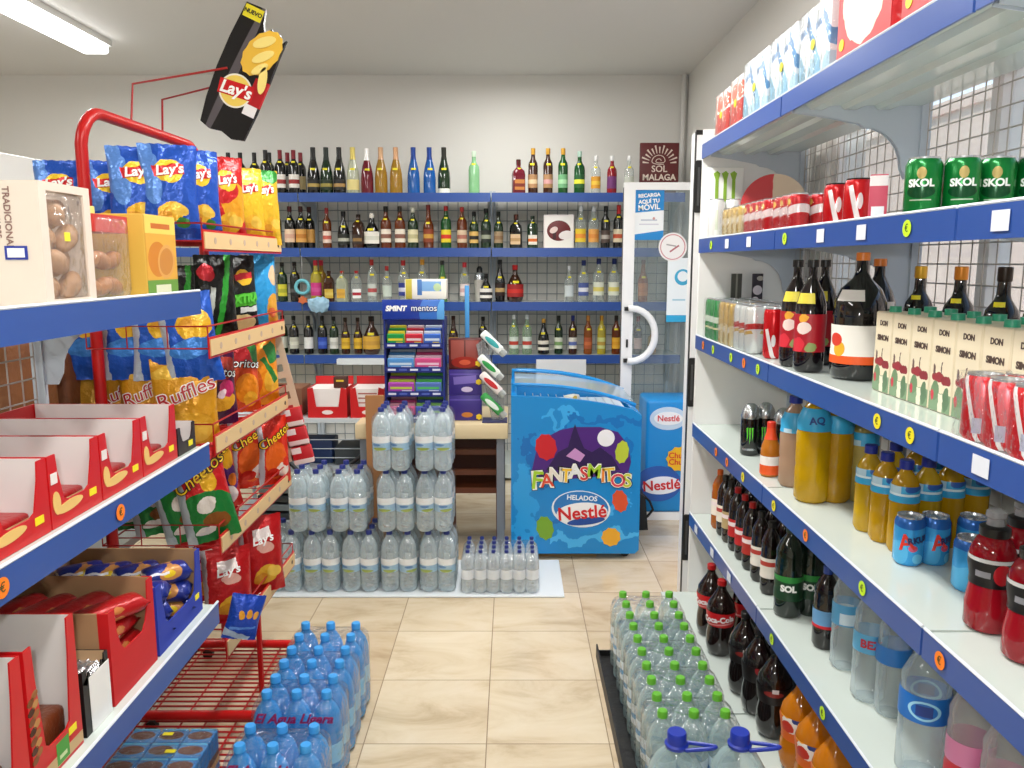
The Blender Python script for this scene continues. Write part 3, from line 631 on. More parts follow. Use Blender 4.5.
# =================================================================== S0: packs on the top right shelf
Z4 = RZ[4] + .001
MILKB = PR('milkblue', 'e4eaee', [('e', -.05, .02, .05, .09, 25, '8cc0dc'), ('e', .03, .13, .012, .07, 30, '4a88bc'), ('e', .05, .02, .03, .05, 20, 'b8d8e8'), ('r', -.01, .15, .035, .010, 12, '6a90bc')], .35, wob=.03, wsc=14)
MILKR = PR('milkred', 'e8e4e2', [('r', .0, .05, .08, .045, 0, 'c8342a'), ('e', .02, .13, .04, .03, 0, 'd85a3a'), ('r', -.04, .12, .015, .06, 0, 'e8b8a8')], .35, wob=.02, wsc=18)
def brick_pack(label, mat, y0, y1, h, d=.19, n=2, film='eef4f8', x0=.815, tag_=True):
    t = thing('carton_pack', label, 'carton pack', (x0 + d / 2, (y0 + y1) / 2, Z4), 0, None)
    w = (y1 - y0 - .006) / n
    for i in range(n):
        for j in range(2):
            link('milk_carton', part_mesh(('mc', mat.name, round(w, 3), h, d), lambda: B().rbox(-w / 2 + .001, -d / 4 + .001, 0, w / 2 - .001, d / 4 - .001, h, .004).mesh(mat)), t,
                 (-d / 4 + .0 + j * d / 2, (i - (n - 1) / 2) * w, .0005), -PI / 2)
    link('shrink_film', B().rbox(-d / 2 - .002, -(y1 - y0) / 2, 0, d / 2 + .002, (y1 - y0) / 2, h + .003, .01).mesh(wrap(film, 30)), t)
    if tag_: link('price_tag', B().lathe([(0, 0), (.014, 0), (.014, .001), (0, .001)], 14, mat=Matrix.Translation((-d / 2 - .0025, 0, h * .5)) @ Matrix.Rotation(-PI / 2, 4, 'Y')).mesh(YEL), t)
brick_pack('red and white carton pack at the far end of the top right shelf', MILKR, 3.12, 3.32, .17, n=2)
brick_pack('red and white carton pack touching the blue milk packs', MILKR, 2.94, 3.10, .18, n=2)
brick_pack('blue and white milk pack nearest the red and white ones', MILKB, 2.66, 2.93, .20)
brick_pack('blue and white milk pack in the middle of the top shelf', MILKB, 2.40, 2.64, .20)
brick_pack('blue and white milk pack touching the big red one', MILKB, 2.15, 2.38, .20)
REDBIG = PR('redpack', 'c41820', [('e', .0, .16, .12, .13, 0, 'eadfc8'), ('e', .04, .12, .05, .05, 0, 'f0eadc'), ('e', .06, .2, .02, .012, 30, '5a3a2a')], .35, wob=.02)
def big_pack(label, y0, y1, h, flip=0):
    t = thing('large_pack', label, 'pack', (.93, (y0 + y1) / 2, Z4), 0, None)
    link('printed_wrap', B().rbox(-.11, -(y1 - y0) / 2, 0, .11, (y1 - y0) / 2, h, .02, 3).mesh(M('c41820', .3, bmp=(25, .4, .02))), t)
    link('front_print', B().box(-(y1 - y0) / 2 + .02, -.1115, .02, (y1 - y0) / 2 - .02, -.1095, h - .02).mesh(REDBIG), t, rz=-PI / 2)
    link('price_tag', B().lathe([(0, 0), (.014, 0), (.014, .001), (0, .001)], 14, mat=Matrix.Translation((-.112, (y1 - y0) / 2 - .05, .05)) @ Matrix.Rotation(-PI / 2, 4, 'Y')).mesh(YEL), t)
big_pack('big red pack with cream oval on the top right shelf', 1.80, 2.13, .29)
big_pack('plain red side of the big pack nearest the camera on the top shelf', 1.48, 1.79, .27)

# =================================================================== S2: beer packs, sangria, wine cartons, cola cans
Z2 = RZ[2] + .001
can_pack('shrink-wrapped tall green beer cans at the far end of the middle shelf', 'greenbeer', greenbeer, .92, 3.31, Z2, 3, 3, h=.168)
can_pack('shrink-wrapped tall gold beer cans next to the green ones', 'goldbeer', goldbeer, .92, 3.09, Z2, 3, 3, h=.168)
can_pack('shrink-wrapped tall silver and gold cans next to the red can', 'silverbeer', silverbeer, .92, 2.87, Z2, 3, 3, h=.168)
can('tall red cola can between the silver can pack and the sangria bottles', 'colat', cola, (.875, 2.66, Z2), -.8, .033, .168, name='tall_can')
for i, (xx, lab, c1) in enumerate(((.96, 'black and grey slanted card strip behind the gold beer cans', '4a4a44'), (1.05, 'black and white spotted card strip behind the silver beer cans', '2c2430'))):
    t = thing('card_strip', lab, 'card', (xx, 3.432, Z2), 0, None)
    link('strip', B().box(-.022, -.006, 0, .022, .004, .27).mesh(PR('strip%d' % i, c1, [('e', 0, .2, .02, .02, 0, 'd8d0d8'), ('e', .01, .25, .015, .01, 0, 'b8b0a8'), ('e', -.008, .16, .014, .012, 0, 'e8e0e8')] if i else [('r', 0, .2, .004, .08, 0, '8a8a80')], .4)), t)
def big_bottle(label, body, bc, cap, labels, loc, rz, prof=None, group=None, name='drink_bottle', cat='bottle', cap_r=.016, ribs=False, n=24, logos=(), cap_h=None, flat=1):
    """labels = [(z0,z1,colour,half-angle,print material)]"""
    t = thing(name, label, cat, loc, rz, group)
    prof = prof[:]
    h = prof[-1][1]
    link('bottle_body', part_mesh(('bb', body, bc, h), lambda: B().lathe(prof + [(0, h)], n).mesh(clear(bc, body[1], .06) if body[1] < .99 else g_dark(bc), 50)), t)
    ch = cap_h or .02
    if cap:
        def cm():
            b = B().lathe([(0, h - .008), (cap_r, h - .008), (cap_r, h - .008 + ch), (cap_r - .002, h - .006 + ch), (0, h - .006 + ch)], 18)
            return b.mesh(M(cap, .35))
        link('cap', part_mesh(('bc', cap, h, cap_r, ch), cm), t)
    for (z0, z1, lc, half, pm) in labels:
        def lm():
            b = B(); pr = []
            zs = [z0] + [p[1] for p in prof if z0 < p[1] < z1] + [z1]
            for z in zs:
                r = None
                for i in range(len(prof) - 1):
                    if prof[i][1] <= z <= prof[i + 1][1] and prof[i + 1][1] > prof[i][1]:
                        q = (z - prof[i][1]) / (prof[i + 1][1] - prof[i][1]); r = prof[i][0] * (1 - q) + prof[i + 1][0] * q
                pr.append((r + .0012, z))
            if half >= 180: b.lathe(pr, n)
            else: b.lathe(pr, n, a0=-PI / 2 - math.radians(half), a1=-PI / 2 + math.radians(half))
            return b.mesh(pm or M(lc, .45), 60)
        link('label', part_mesh(('bl', body, bc, h, z0, z1, lc, half, pm.name if pm else ''), lm), t)
    for (s, size, tm, z, rad, az, ti, bo) in logos:
        link('lettering', text_mesh(s, size, tm, fn=cyl_fn(rad, z, az, ti), key=(rad, z, az, ti, label if az else ''), bold=bo, maxlen=.01), t)
    return t
SANG = [(0, .012), (.042, 0), (.050, .01), (.051, .05), (.049, .1), (.051, .16), (.049, .2), (.038, .235), (.022, .262), (.015, .28), (.014, .315)]
lr = PR('sanglabel', 'f4efe6', [('r', 0, .055, .08, .012, 0, 'e85a1e'), ('e', -.02, .085, .018, .02, 0, 'e8b02a'), ('e', -.032, .11, .02, .018, 0, 'd83a28')], .5)
Z2b = Z2
big_bottle('big dark sangria bottle with orange and white label and orange cap', (0, 1), '0d0c0e', 'e8802a', [(.045, .15, 'x', 75, lr), (.215, .245, 'e8e4e0', 35, None)], (.955, 2.19, Z2), ang(.9, 2.1) - .45, [(p[0] * (1.38 if p[0] > .03 else 1.1), p[1] * 1.05) for p in SANG], cap_r=.018)
big_bottle('big dark sangria bottle close behind the orange-labelled one', (0, 1), '0d0c0e', 'e8802a', [(.05, .14, 'x', 75, lr), (.185, .205, 'e8e0d8', 60, None)], (1.08, 2.36, Z2), ang(.9, 2.2), SANG, cap_r=.018)
sl = PR('sanglabel2', 'a81424', [('e', 0, .13, .022, .018, 0, 'ecd8d0'), ('e', -.015, .08, .02, .022, 0, 'd83040'), ('e', .022, .075, .014, .016, 0, '8a9a5a'), ('e', 0, .16, .016, .012, 0, 'e8a83a')], .4, wob=.02)
for i, (x, y, lab) in enumerate(((.875, 2.46, 'sangria bottle with red fruit label nearest the red cola can'), (.875, 2.335, 'sangria bottle with red fruit label next to the big dark one'), (.975, 2.50, 'sangria bottle with red fruit label in the second line'))):
    big_bottle(lab, (0, 1), '120c10', '1a1a1a', [(.06, .17, 'r', 180, sl), (.2, .23, 'd8c83a', 40, None)], (x, y, Z2), -.8, [(p[0] * .86, p[1] * .99) for p in SANG])
for i, (x, y, c, lab) in enumerate(((1.13, 2.22, 'e8b030', 'dark bottle with yellow cap behind the big sangria bottle'), (1.13, 2.02, 'e8902a', 'dark wine bottle with orange cap behind the first wine carton'), (1.13, 1.84, '2a1c10', 'dark wine bottle with black cap behind the cartons'), (1.13, 1.70, 'e8902a', 'green bottle with orange cap behind the wine cartons'))):
    bottle('wine', 'green' if i == 3 else 'black', c, 'e0d0c0', None, lab, (x, y, Z2), -.8, 1.02, None)
DSF = PR('donsimon', 'e6d9bc', [('r', 0, .02, .05, .022, 0, '7e9a78'), ('e', -.02, .045, .016, .02, 0, '6e8c66'), ('e', .025, .03, .012, .025, 0, '5e7c5c'), ('e', -.012, .075, .024, .011, 0, '9a3038'), ('e', .02, .07, .02, .010, 0, '8a2c34'), ('e', -.03, .035, .006, .012, 0, 'c83a4a'), ('r', .0, .095, .0018, .014, 0, '5a4038'), ('r', .004, .02, .009, .02, 0, 'e8e0c8'), ('e', -.028, .09, .004, .012, 0, '6a5048')], .45, wob=.012, wsc=60)
BRN = M('4e3c34', .6)
def wine_carton(label, x, y, rz, grp=None):
    t = thing('wine_carton', label, 'carton', (x, y, Z2), rz, grp)
    w, d, h = .0435, .033, .198
    link('carton', part_mesh('wct', lambda: B().rbox(-w, -d, 0, w, d, h, .002, 1).mesh(M('e4d8bc', .45))), t)
    for k, (rot, off) in enumerate(((0, (0, -d - .0006, 0)), (-PI / 2, (-w - .0006, 0, 0)))):
        ww = w if k == 0 else d
        link('printed_panel', part_mesh(('wcp', k), lambda: B().box(-ww + .002, -.0004, .002, ww - .002, .0004, h - .002).mesh(DSF)), t, off, rot)
        text(t, 'DON', .017, BRN, (off[0], off[1] - .0008 if k == 0 else 0, .170) if k == 0 else (off[0] - .0008, 0, .170), rot, bold=.0006)
        text(t, 'SIMON', .0185, BRN, (off[0], off[1] - .0008, .134) if k == 0 else (off[0] - .0008, 0, .153), rot, bold=.0008)
    link('screw_cap', part_mesh('wcc', lambda: B().lathe([(0, h), (.014, h), (.0135, h + .014), (0, h + .014)], 18).mesh(M('2f9e7a', .4))), t, (0, -.008, 0))
    return t
for i in range(7):
    y = 1.955 - i * .092
    wine_carton('beige wine carton reading DON SIMON, %s from the far end of the front row' % ORD[i], .948, y, -PI / 2)
for i in range(5):
    y = 1.93 - i * .092
    wine_carton('beige wine carton reading DON SIMON, %s from the far end of the back row' % ORD[i], 1.02, y, -PI / 2)
ck = PR('cokelight', 'd01420', [('e', .012, .06, .012, .06, 12, 'e07078'), ('r', -.006, .05, .004, .08, 14, 'f4f0f0'), ('e', .03, .05, .008, .05, 10, 'd84a58'), ('r', .004, .03, .008, .014, 0, 'c8c8dc')], .3, .3)
can_pack('shrink-wrapped red and white cola cans in front of the wine cartons', 'ck', ck, .885, 1.345, Z2, 2, 3, rz=-PI / 2, az=-.9, h=.122, r=.034)

# =================================================================== S3: sports and energy drinks
Z1 = RZ[1] + .001
ENB = [(0, .006), (.028, 0), (.033, .006), (.033, .13), (.033, .135), (.028, .155), (.026, .158), (.024, .175), (.016, .187)]
def monster(x, y, lab):
    t = big_bottle(lab, (0, 1), '0c0d0e', None, [], (x, y, Z1), ang(x, y), [(0, .004), (.028, 0), (.034, .006), (.034, .135), (.033, .14)], name='energy_drink_bottle')
    link('silver_top', part_mesh('mtop', lambda: B().lathe([(.034, .138), (.035, .146), (.031, .168), (.022, .185), (.012, .192), (0, .193)], 20).mesh(SILV)), t)
    b = B()
    def mk():
        b = B()
        for k, xx in enumerate((-.009, 0, .009)):
            n = 6; L_ = (.05, .062, .05)[k]
            b.prism([(xx - .0035, .105), (xx + .003, .107), (xx + .0025, .105 - L_ * .6), (xx, .105 - L_), (xx - .0012, .105 - L_ * .5)], -.0352, -.034)
        return b.mesh(M('5ad02a', .5))
    link('claw_mark', part_mesh('mclaw', mk), t)
    link('silver_line', part_mesh('msl', lambda: B().lathe([(.0346, .02), (.0346, .028)], 10, a0=-PI / 2 - .8, a1=-PI / 2 + .8).mesh(SILV)), t)
monster(.885, px_Y(750, .885, .93), 'black energy drink bottle with green claw mark and silver top, leftmost')
monster(.945, px_Y(765, .945, .93), 'black energy drink bottle partly hidden behind the leftmost one')
monster(.975, px_Y(783, .975, .93), 'black energy drink bottle behind the orange soda')
SLIM = [(0, .006), (.026, 0), (.031, .006), (.031, .085), (.028, .105), (.019, .13), (.014, .15), (.013, .17)]
t = big_bottle('small orange soda bottle with red neck wrap and white label', (0, .95), 'c87820', 'd8341c', [(.008, .04, 'e85a20', 180, None), (.04, .07, 'f0ece8', 180, None), (.125, .165, 'e04a1c', 180, None)], (.865, px_Y(770, .865, .9), Z1), ang(.87, 2.6), SLIM, cap_r=.0145)
def PETP(r, h): return [(0, .008), (r * .8, 0), (r, .012), (r, h * .3), (r * .96, h * .33), (r, h * .36), (r, h * .62), (r * .95, h * .66), (r * .98, h * .74), (r * .72, h * .84), (r * .36, h * .92), (r * .33, h * .95), (r * .33, h * .97)]
P2 = PETP(.047, .30)
AQL = M('58b8dc', .4); AQ2 = PR('aq', '34a8dc', [('e', .02, .17, .02, .012, 20, '2a5aa8'), ('r', -.02, .17, .012, .02, 0, 'b8d8e8'), ('r', 0, .15, .05, .003, 0, 'e0f0f8')], .35)
DKB = M('1c3c84', .5)
def aqua(x, px, lab, colr, r=.047, h=.30, cap='1a2c8c', lz=(.6, .74), al=.9, txt=False, Y=None):
    Y = Y or px_Y(px, x, .93)
    big_bottle(lab, (0, al), colr, cap, [(h * lz[0], h * lz[1], 'aq%s' % h, 180, AQ2)], (x, Y, Z1), ang(x, Y), PETP(r, h), cap_r=r * .48, name='sports_drink_bottle',
               logos=[('AQ', h * .09, DKB, h * (lz[0] + lz[1]) / 2, r + .002, .15, .1, .001)] if txt else ())
aqua(.90, 793, 'pale peach sports drink bottle behind the big yellow one', 'bf9c80', .043, .285, lz=(.62, .84), al=.85)
aqua(.90, 812, 'big yellow sports drink bottle with blue label, leftmost of the yellow ones', 'd0a40a', .050, .33, lz=(.66, .86), txt=True)
aqua(.97, 835, 'yellow sports drink bottle just behind the big leftmost one', 'cc9a0c', .047, .32, lz=(.66, .82))
aqua(1.05, 862, 'pale yellow sports drink bottle standing far back on its shelf', 'c4b060', .043, .28, lz=(.62, .76))
k = 0
for (X, px, h) in ((.95, 868, .225), (.955, 884, .225), (.965, 903, .225), (1.03, 925, .225), (1.10, 948, .225), (1.175, 973, .225), (1.03, 893, .225), (1.10, 915, .225), (1.175, 938, .225)):
    row_ = 'front' if k < 6 else 'back'
    aqua(X, px, 'yellow sports drink bottle with blue cap, %s row, %s from the left' % (row_, ORD[(0, 1, 2, 3, 4, 5, 0, 1, 2)[k]]), 'cc9c0c' if k % 3 else 'd0a818', .034, h, lz=(.58, .76)); k += 1
ARK = PR('arkus', '3aa0e0', [('e', 0, .11, .05, .02, 0, '2a68b8'), ('e', .01, .045, .01, .008, 0, 'd85a7a'), ('e', -.02, .03, .02, .03, 0, '58b8ec'), ('e', .02, .02, .01, .012, 0, '70c8f0')], .25, .3)
RD = M('d8301c', .4)
for i, (x, px, lab) in enumerate(((.944, 909, 'blue energy drink can reading ARKUS, left one'), (1.005, 934, 'blue energy drink can, the middle one behind'), (1.0, 957, 'blue energy drink can, right one'), (1.09, 972, 'blue energy drink can in the back, beside the red sports drink'))):
    Y = px_Y(px, x, .9); Y -= .05 * (i == 2)
    t = can(lab, 'ark', ARK, (x, Y, Z1), ang(x, Y) + (0, .5, .7, 0)[i], .034, .118)
    lg = [('A', .052, RD, .058, -.15), ('RKUS', .02, M('1c2c5c', .4), .066, .62)]
    for (s, sz, mm, z, az) in lg:
        link('lettering', text_mesh(s, sz, mm, fn=cyl_fn(.0348, z, az, .2), key=(z, az), bold=.001, maxlen=.008), t)
def powerade(label, x, y):
    t = thing('sports_drink_bottle', label, 'bottle', (x, y, Z1), ang(x, y), None); t.scale = (1.08, 1.08, 1.06)
    link('bottle_body', part_mesh('pwb', lambda: B().lathe([(0, .004), (.030, 0), (.038, .008), (.039, .05), (.034, .085), (.0335, .10), (.038, .125), (.037, .150), (.028, .172), (.018, .18)], 24).mesh(clear('a01020', .95, .05), 60)), t)
    link('label', part_mesh('pwl', lambda: B().lathe([(.0352, .088), (.0347, .10), (.039, .125), (.0385, .142)], 24).mesh(PR('pwl', '121214', [('r', 0, .138, .05, .0035, 0, 'd8d8d8'), ('e', .018, .115, .014, .02, 0, 'c01c28'), ('r', -.012, .112, .012, .006, 0, '8a8a90')], .35), 60)), t)
    link('black_collar', part_mesh('pwc', lambda: B().lathe([(.0, .178), (.024, .178), (.025, .182), (.025, .194), (.018, .198), (0, .198)], 20).mesh(M('161616', .35))), t)
    link('sport_cap', part_mesh('pws', lambda: B().lathe([(.015, .197), (.0135, .21), (.017, .214), (.016, .223), (.008, .228), (0, .228)], 18).mesh(clear('b8b8bc', .55))), t)
powerade('red sports drink bottle with black collar beside the blue cans', .93, px_Y(990, .93, .93))
powerade('red sports drink bottle with black collar at the right edge of the photo', .93, px_Y(1031, .93, .93))
powerade('red sports drink bottle behind the front two', 1.02, px_Y(1018, 1.02, .93))

# =================================================================== S4: sodas and water
Z0 = RZ[0] + .001
SODA = [(p[0], p[1]) for p in PETP(.034, .235)]
k = 0
for (px, body, al, cap, lc, look) in ((719, 'b4601a', .95, 'd8601c', 'f0e6d8', 'orange soda bottle with white label'), (724.5, '1c1008', 1, '181818', 'e8e0d0', 'dark bottle with white label'), (730, '2a1c10', 1, '181818', 'b8a070', 'dark bottle with brown label'),
      (736.5, '160c0a', 1, 'b01818', 'b81c20', 'cola bottle with red label'), (743.5, '160c0a', 1, 'b01818', 'b81c20', 'cola bottle with red label'), (751, '160c0a', 1, 'b01818', 'b02a20', 'cola bottle with red and gold label'),
      (760, '160c0a', 1, '181818', 'e8e4d8', 'cola bottle with white and red label'), (770, '160c0a', 1, '181818', 'e8e0d4', 'cola bottle with white and red label')):
    X = .88; Y = px_Y(px, X, .52)
    if k < 8:
        acc = PR('sod' + lc, lc, [('r', 0, .11, .05, .008, 0, 'b83a30' if lc[0] == 'e' else 'f0e0e0')], .45)
        big_bottle('%s, %s from the end panel, fourth shelf down' % (look, ORD[k]), (0, al), body, cap, [(.06, .13, lc, 180, acc)], (X, Y, Z0), ang(X, Y), [(p[0] * .93, p[1] * 1.05) for p in SODA], cap_r=.0125)
    k += 1
for k, (px, X) in enumerate(((733, .96), (741, .96), (750, .96), (760, .96), (771, .96), (783, .96))):
    big_bottle('dark cola bottle standing in the back line, %s from the far end' % ORD[k], (0, 1), '160c0a', '161616', [(.06, .13, 'b81c20', 180, None)], (X, px_Y(px, X, .52), Z0), 0, [(p[0] * .93, p[1] * 1.05) for p in SODA], cap_r=.0125)
SOLL = PR('soll', '0e3a20', [('e', 0, .13, .06, .01, 0, '2c8a3a')], .4)
for (X, px, lab, s) in ((.885, 789, 'big dark green bottle with white lettering on a green label', 'SOL'), (.96, 811, 'big dark green bottle close behind, white lettering partly hidden', 'SOL')):
    Y = px_Y(px, X, .55)
    big_bottle(lab, (0, 1), '0a1a10', '10301c', [(.06, .14, 'soll', 180, SOLL)], (X, Y, Z0), ang(X, Y), PETP(.044, .29), cap_r=.016, logos=[(s, .028, MW, .10, .0465, 0, 0, .0015)])
Y = px_Y(829, .93, .52)
big_bottle('dark cola bottle with blue label and red stripe', (0, 1), '140c0c', '1c3c8c', [(.075, .12, '6aa0d0', 180, None), (.066, .075, 'c81c2a', 180, None)], (.92, Y, Z0), 0, PETP(.036, .24), cap_r=.014)
WB = PR('wb', '5aa8d8', [('r', 0, .15, .03, .016, 0, 'd8ecf8')], .35)
Y = px_Y(846, .93, .55)
big_bottle('clear water bottle with pale blue label behind the larger ones', (0, .16), 'd8e8ee', 'e8eef0', [(.13, .19, 'wb', 180, WB)], (.93, Y, Z0), 0, PETP(.038, .30), cap_r=.0145)
Y = px_Y(872, .93, .55)
big_bottle('clear water bottle with light blue label and red letters', (0, .16), 'd8e8ee', '4a90c8', [(.135, .185, '6ab8e0', 180, M('5cb0de', .35))], (.925, Y, Z0), ang(.93, Y), PETP(.042, .31), cap_r=.0145, logos=[('BEZ', .03, M('c83048', .4), .16, .0445, 0, 0, .001)])
Y = px_Y(893, .95, .55)
big_bottle('clear water bottle with blue band behind the big round one', (0, .16), 'd8e8ee', '2a60b8', [(.14, .185, '2a78c8', 180, M('2a78c8', .35))], (.95, Y, Z0), 0, PETP(.041, .30), cap_r=.0145)
Y = px_Y(928, .915, .55)
nl = PR('nestw', '1c6cc0', [('e', 0, .17, .032, .022, 0, '9ad4f0'), ('e', 0, .17, .026, .017, 0, '1c6cc0'), ('r', 0, .17, .017, .012, 0, '1c3c8a')], .35)
big_bottle('large clear water bottle with round blue label', (0, .16), 'd4e8f0', '2a60b8', [(.14, .20, 'nl', 180, nl)], (.905, Y, Z0), ang(.91, Y), PETP(.052, .31), cap_r=.0155)
for (X, px, lab) in ((.95, 968, 'clear bottle with pink label and red band'), (.95, 1003, 'clear bottle with pink label at the lower right corner')):
    Y = px_Y(px, X, .5)
    big_bottle(lab, (0, .18), 'e0dce0', 'e8eef0', [(.10, .15, 'e070a8', 180, M('e088b4', .35)), (.05, .10, 'd8283a', 180, M('cc2034', .4))], (X, Y, Z0), 0, PETP(.045, .28), cap_r=.0145)

# =================================================================== base shelf: cola and orange soda
Zb = .061
COKE = [(0, .008), (.034, 0), (.047, .02), (.052, .05), (.050, .10), (.046, .13), (.050, .17), (.053, .2), (.048, .235), (.03, .27), (.017, .295), (.0145, .31), (.0145, .325)]
COKE = [(p[0] * 1.03, p[1] * .87) for p in COKE]
CL = PR('cokel', 'c4141c', [('r', 0, .132, .05, .003, 8, 'e89090')], .35)
for i, (X, Yv, lab) in enumerate(((.80, 3.04, 'two litre cola bottle with red label beside the white end panel'), (.80, 2.88, 'two litre cola bottle with red label, second from the end panel'), (.92, 2.96, 'two litre cola bottle with red label in the back line'))):
    big_bottle(lab, (0, 1), '180a08', 'b01418', [(.122, .178, 'cl', 180, CL)], (X, Yv, Zb), ang(X, Yv) - .2, COKE, cap_r=.0175, cap_h=.018, logos=[('Coca-Cola', .030, M('f0e8e8', .4), .152, .0560, .0, .1, .001)] if i < 2 else ())
for i, (X, Yv, lab) in enumerate(((.81, 2.60, 'dark two litre cola bottle with small red label, third along'), (.82, 2.475, 'dark two litre bottle, fourth along the base shelf'), (.83, 2.345, 'dark two litre bottle with small white mark, last before the orange soda'), (.95, 2.42, 'dark two litre bottle behind the last dark one'), (.94, 2.56, 'dark two litre bottle in the back line behind the third'))):
    lm = PR('dk%d' % i, '160e0e', [('e', 0, .16, .03, .01, 0, '8a2a24'), ('r', .005, .172, .01, .008, 0, 'd8d0d0')] if i in (0, 2) else [('e', .01, .17, .02, .02, 0, '9a1c20')], .4)
    big_bottle(lab, (0, 1), '150b0b', '1a1212', [(.122, .178, 'dk%d' % i, 180, lm)], (X, Yv, Zb), ang(X, Yv), COKE, cap_r=.0175, cap_h=.018)
FL = PR('fantal', 'd8641c', [('e', 0, .16, .03, .03, 0, 'e8e0d8'), ('e', -.01, .15, .02, .02, 0, 'c83020'), ('e', .02, .18, .015, .012, 0, '2a3a7a'), ('e', -.02, .19, .02, .012, 0, 'e8a020')], .4, wob=.03, wsc=40)
for i, (X, Yv, lab) in enumerate(((.85, 2.17, 'orange soda bottle with fruit label next to the dark bottles'), (.85, 2.045, 'orange soda bottle with fruit label, second one'), (.85, 1.92, 'orange soda bottle at the bottom edge of the photo'), (.98, 2.12, 'orange soda bottle in the back line'), (.98, 1.99, 'orange soda bottle in the back line nearest the camera'))):
    big_bottle(lab, (0, .95), 'cc7810', 'e06a18', [(.105, .18, 'fl', 180, FL)], (X, Yv, Zb), ang(X, Yv) - .5, [(p[0] * 1.06, p[1] * .98) for p in COKE], cap_r=.0175, cap_h=.018)

# =================================================================== WATER PACKS
def pet_prof(r, h):
    p = [(0, .012), (r * .7, 0), (r * .97, .012), (r, .03)]
    for k in range(3): z = .035 + k * .018; p += [(r, z), (r * .95, z + .006), (r, z + .012)]
    p += [(r, h * .33), (r, h * .58), (r * .97, h * .60), (r, h * .62), (r * .98, h * .68), (r * .90, h * .75), (r * .72, h * .82), (r * .46, h * .88), (r * .34, h * .905), (r * .33, h * .94)]
    return p
def water_pack(label, loc, nx, ny, r, h, body, alpha, cap, lab, film='eef6fa', rz=0, group=None, lz=(.34, .56), pm=None, extra=None, capr=.34):
    t = thing('bottle_pack', label, 'bottle pack', loc, rz, group)
    pf = pet_prof(r, h); key = (r, h, body, alpha)
    bm_ = part_mesh(('wp',) + key, lambda: B().lathe(pf + [(0, h * .94)], 16).mesh(clear(body, alpha, .05), 60))
    lm = part_mesh(('wl',) + key + (lab,), lambda: B().lathe([(r + .0006, h * lz[0]), (r + .0006, h * lz[1])], 16).mesh(pm or M(lab, .4))) if lab else None
    cm = part_mesh(('wc',) + key + (cap,), lambda: B().lathe([(0, h * .935), (r * capr, h * .935), (r * capr, h * .985), (r * capr - .002, h), (0, h)], 14).mesh(M(cap, .35)))
    p = 2 * r + .001
    for i in range(nx):
        for j in range(ny):
            o = link('bottle', bm_, t, ((i - (nx - 1) / 2) * p, (j - (ny - 1) / 2) * p, .001), R.uniform(-.5, .5))
            link('cap', cm, o)
            if lm: link('label', lm, o)
    hx_, hy = nx * p / 2, ny * p / 2
    def fm():
        b = B()
        b.rbox(-hx_ - .001, -hy - .001, 0, hx_ + .001, hy + .001, h * .93, .038, 3)
        return b.mesh(wrap(film, 34, .03, 2.4), 60)
    link('shrink_film', part_mesh(('wf', nx, ny, r, h, film), fm), t)
    if extra: extra(t)
    return t
# green-capped bottles on the right
GP = PR('lanj', 'd6e8f2', [('r', 0, .13, .06, .008, 0, '4a9ad0')], .4)
link_mat = thing('floor_tray', 'black plastic tray edge under the green-capped water packs', 'tray', (.505, 2.46, 0))
link('tray', B().box(-.165, -.72, .001, .165, .50, .008).mesh(M('0e0e0e', .5, bmp=(30, .5, .01))), link_mat)
link('rim', B().box(-.172, -.72, .001, -.166, .50, .055).box(-.171, .495, .001, .171, .5, .03).mesh(M('0e0e0e', .5, bmp=(30, .5, .01))), link_mat)
for i in range(5):
    yc = 2.83 - i * .18
    water_pack('pack of clear water bottles with green caps, %s from the far end of the row' % ORD[i], (.51, yc, .0085), 3, 2, .0435, .30, 'd4eeee', .19, '62b030', 'd6e8f2', group=None, pm=GP)
def jug(label, x, y):
    t = thing('water_jug', label, 'jug', (x, y, .0085), 0, None)
    pf = [(0, .01), (.06, 0), (.075, .015), (.078, .05), (.074, .06), (.078, .07), (.078, .1), (.074, .11), (.078, .12), (.078, .19), (.07, .235), (.05, .27), (.03, .29), (.022, .30), (.022, .315)]
    link('jug_body', part_mesh('jug', lambda: B().lathe(pf + [(0, .315)], 28).mesh(clear('c0dce0', .22, .05), 60)), t)
    link('cap', part_mesh('jcap', lambda: B().lathe([(.03, .297), (.031, .305), (.025, .309), (.025, .335), (.023, .338), (0, .338)], 20).mesh(M('1c34a4', .35))), t)
    hp = [(.024 + .075 * math.sin(a) , 0 - .018 + .036 * (a / PI), .300 + .012 * math.sin(a)) for a in [PI * k / 10 for k in range(11)]]
    link('handle', part_mesh('jhan', lambda: B().tube(hp, .0055, 8).mesh(M('1c34a4', .35))), t, (0, 0, 0), -.3)
jug('five litre water jug with blue cap in front of the green-capped packs, left one', .428, 1.905)
jug('five litre water jug with blue cap and handle turned outward, right one', .592, 1.905)

# stack of clear water packs in the middle
tray = tag(link('cardboard_sheet', B().rbox(-1.25, 3.52, .0005, .245, 3.98, .010, .003, 1).mesh(M('dfe6ea', .5))), 'white board on the floor under the clear water packs', 'board')
CW = PR('cabr', 'f6fafc', [('r', 0, .115, .06, .018, 0, '9cc6e2'), ('e', .005, .106, .03, .007, 0, '9ab040'), ('e', -.01, .124, .02, .006, 0, '4a88c4')], .4)
RP, HP = .0425, .292
def wp(label, x, y, z, nx=2, ny=3):
    water_pack(label, (x, y, z), nx, ny, RP, HP, 'e4f6fc', .28, '24327a', 'dceaf2', pm=CW, group='clear water packs stacked in the middle')
yP = 3.56 + .13 - .0
ys = 3.555 + .128
xs0 = [-1.13, -.952, -.776, -.598, -.42 + .0]
def colx(px, Y, z): return (px - 512) / F * (Y * CP + (H - z) * SP)
yf = 3.56
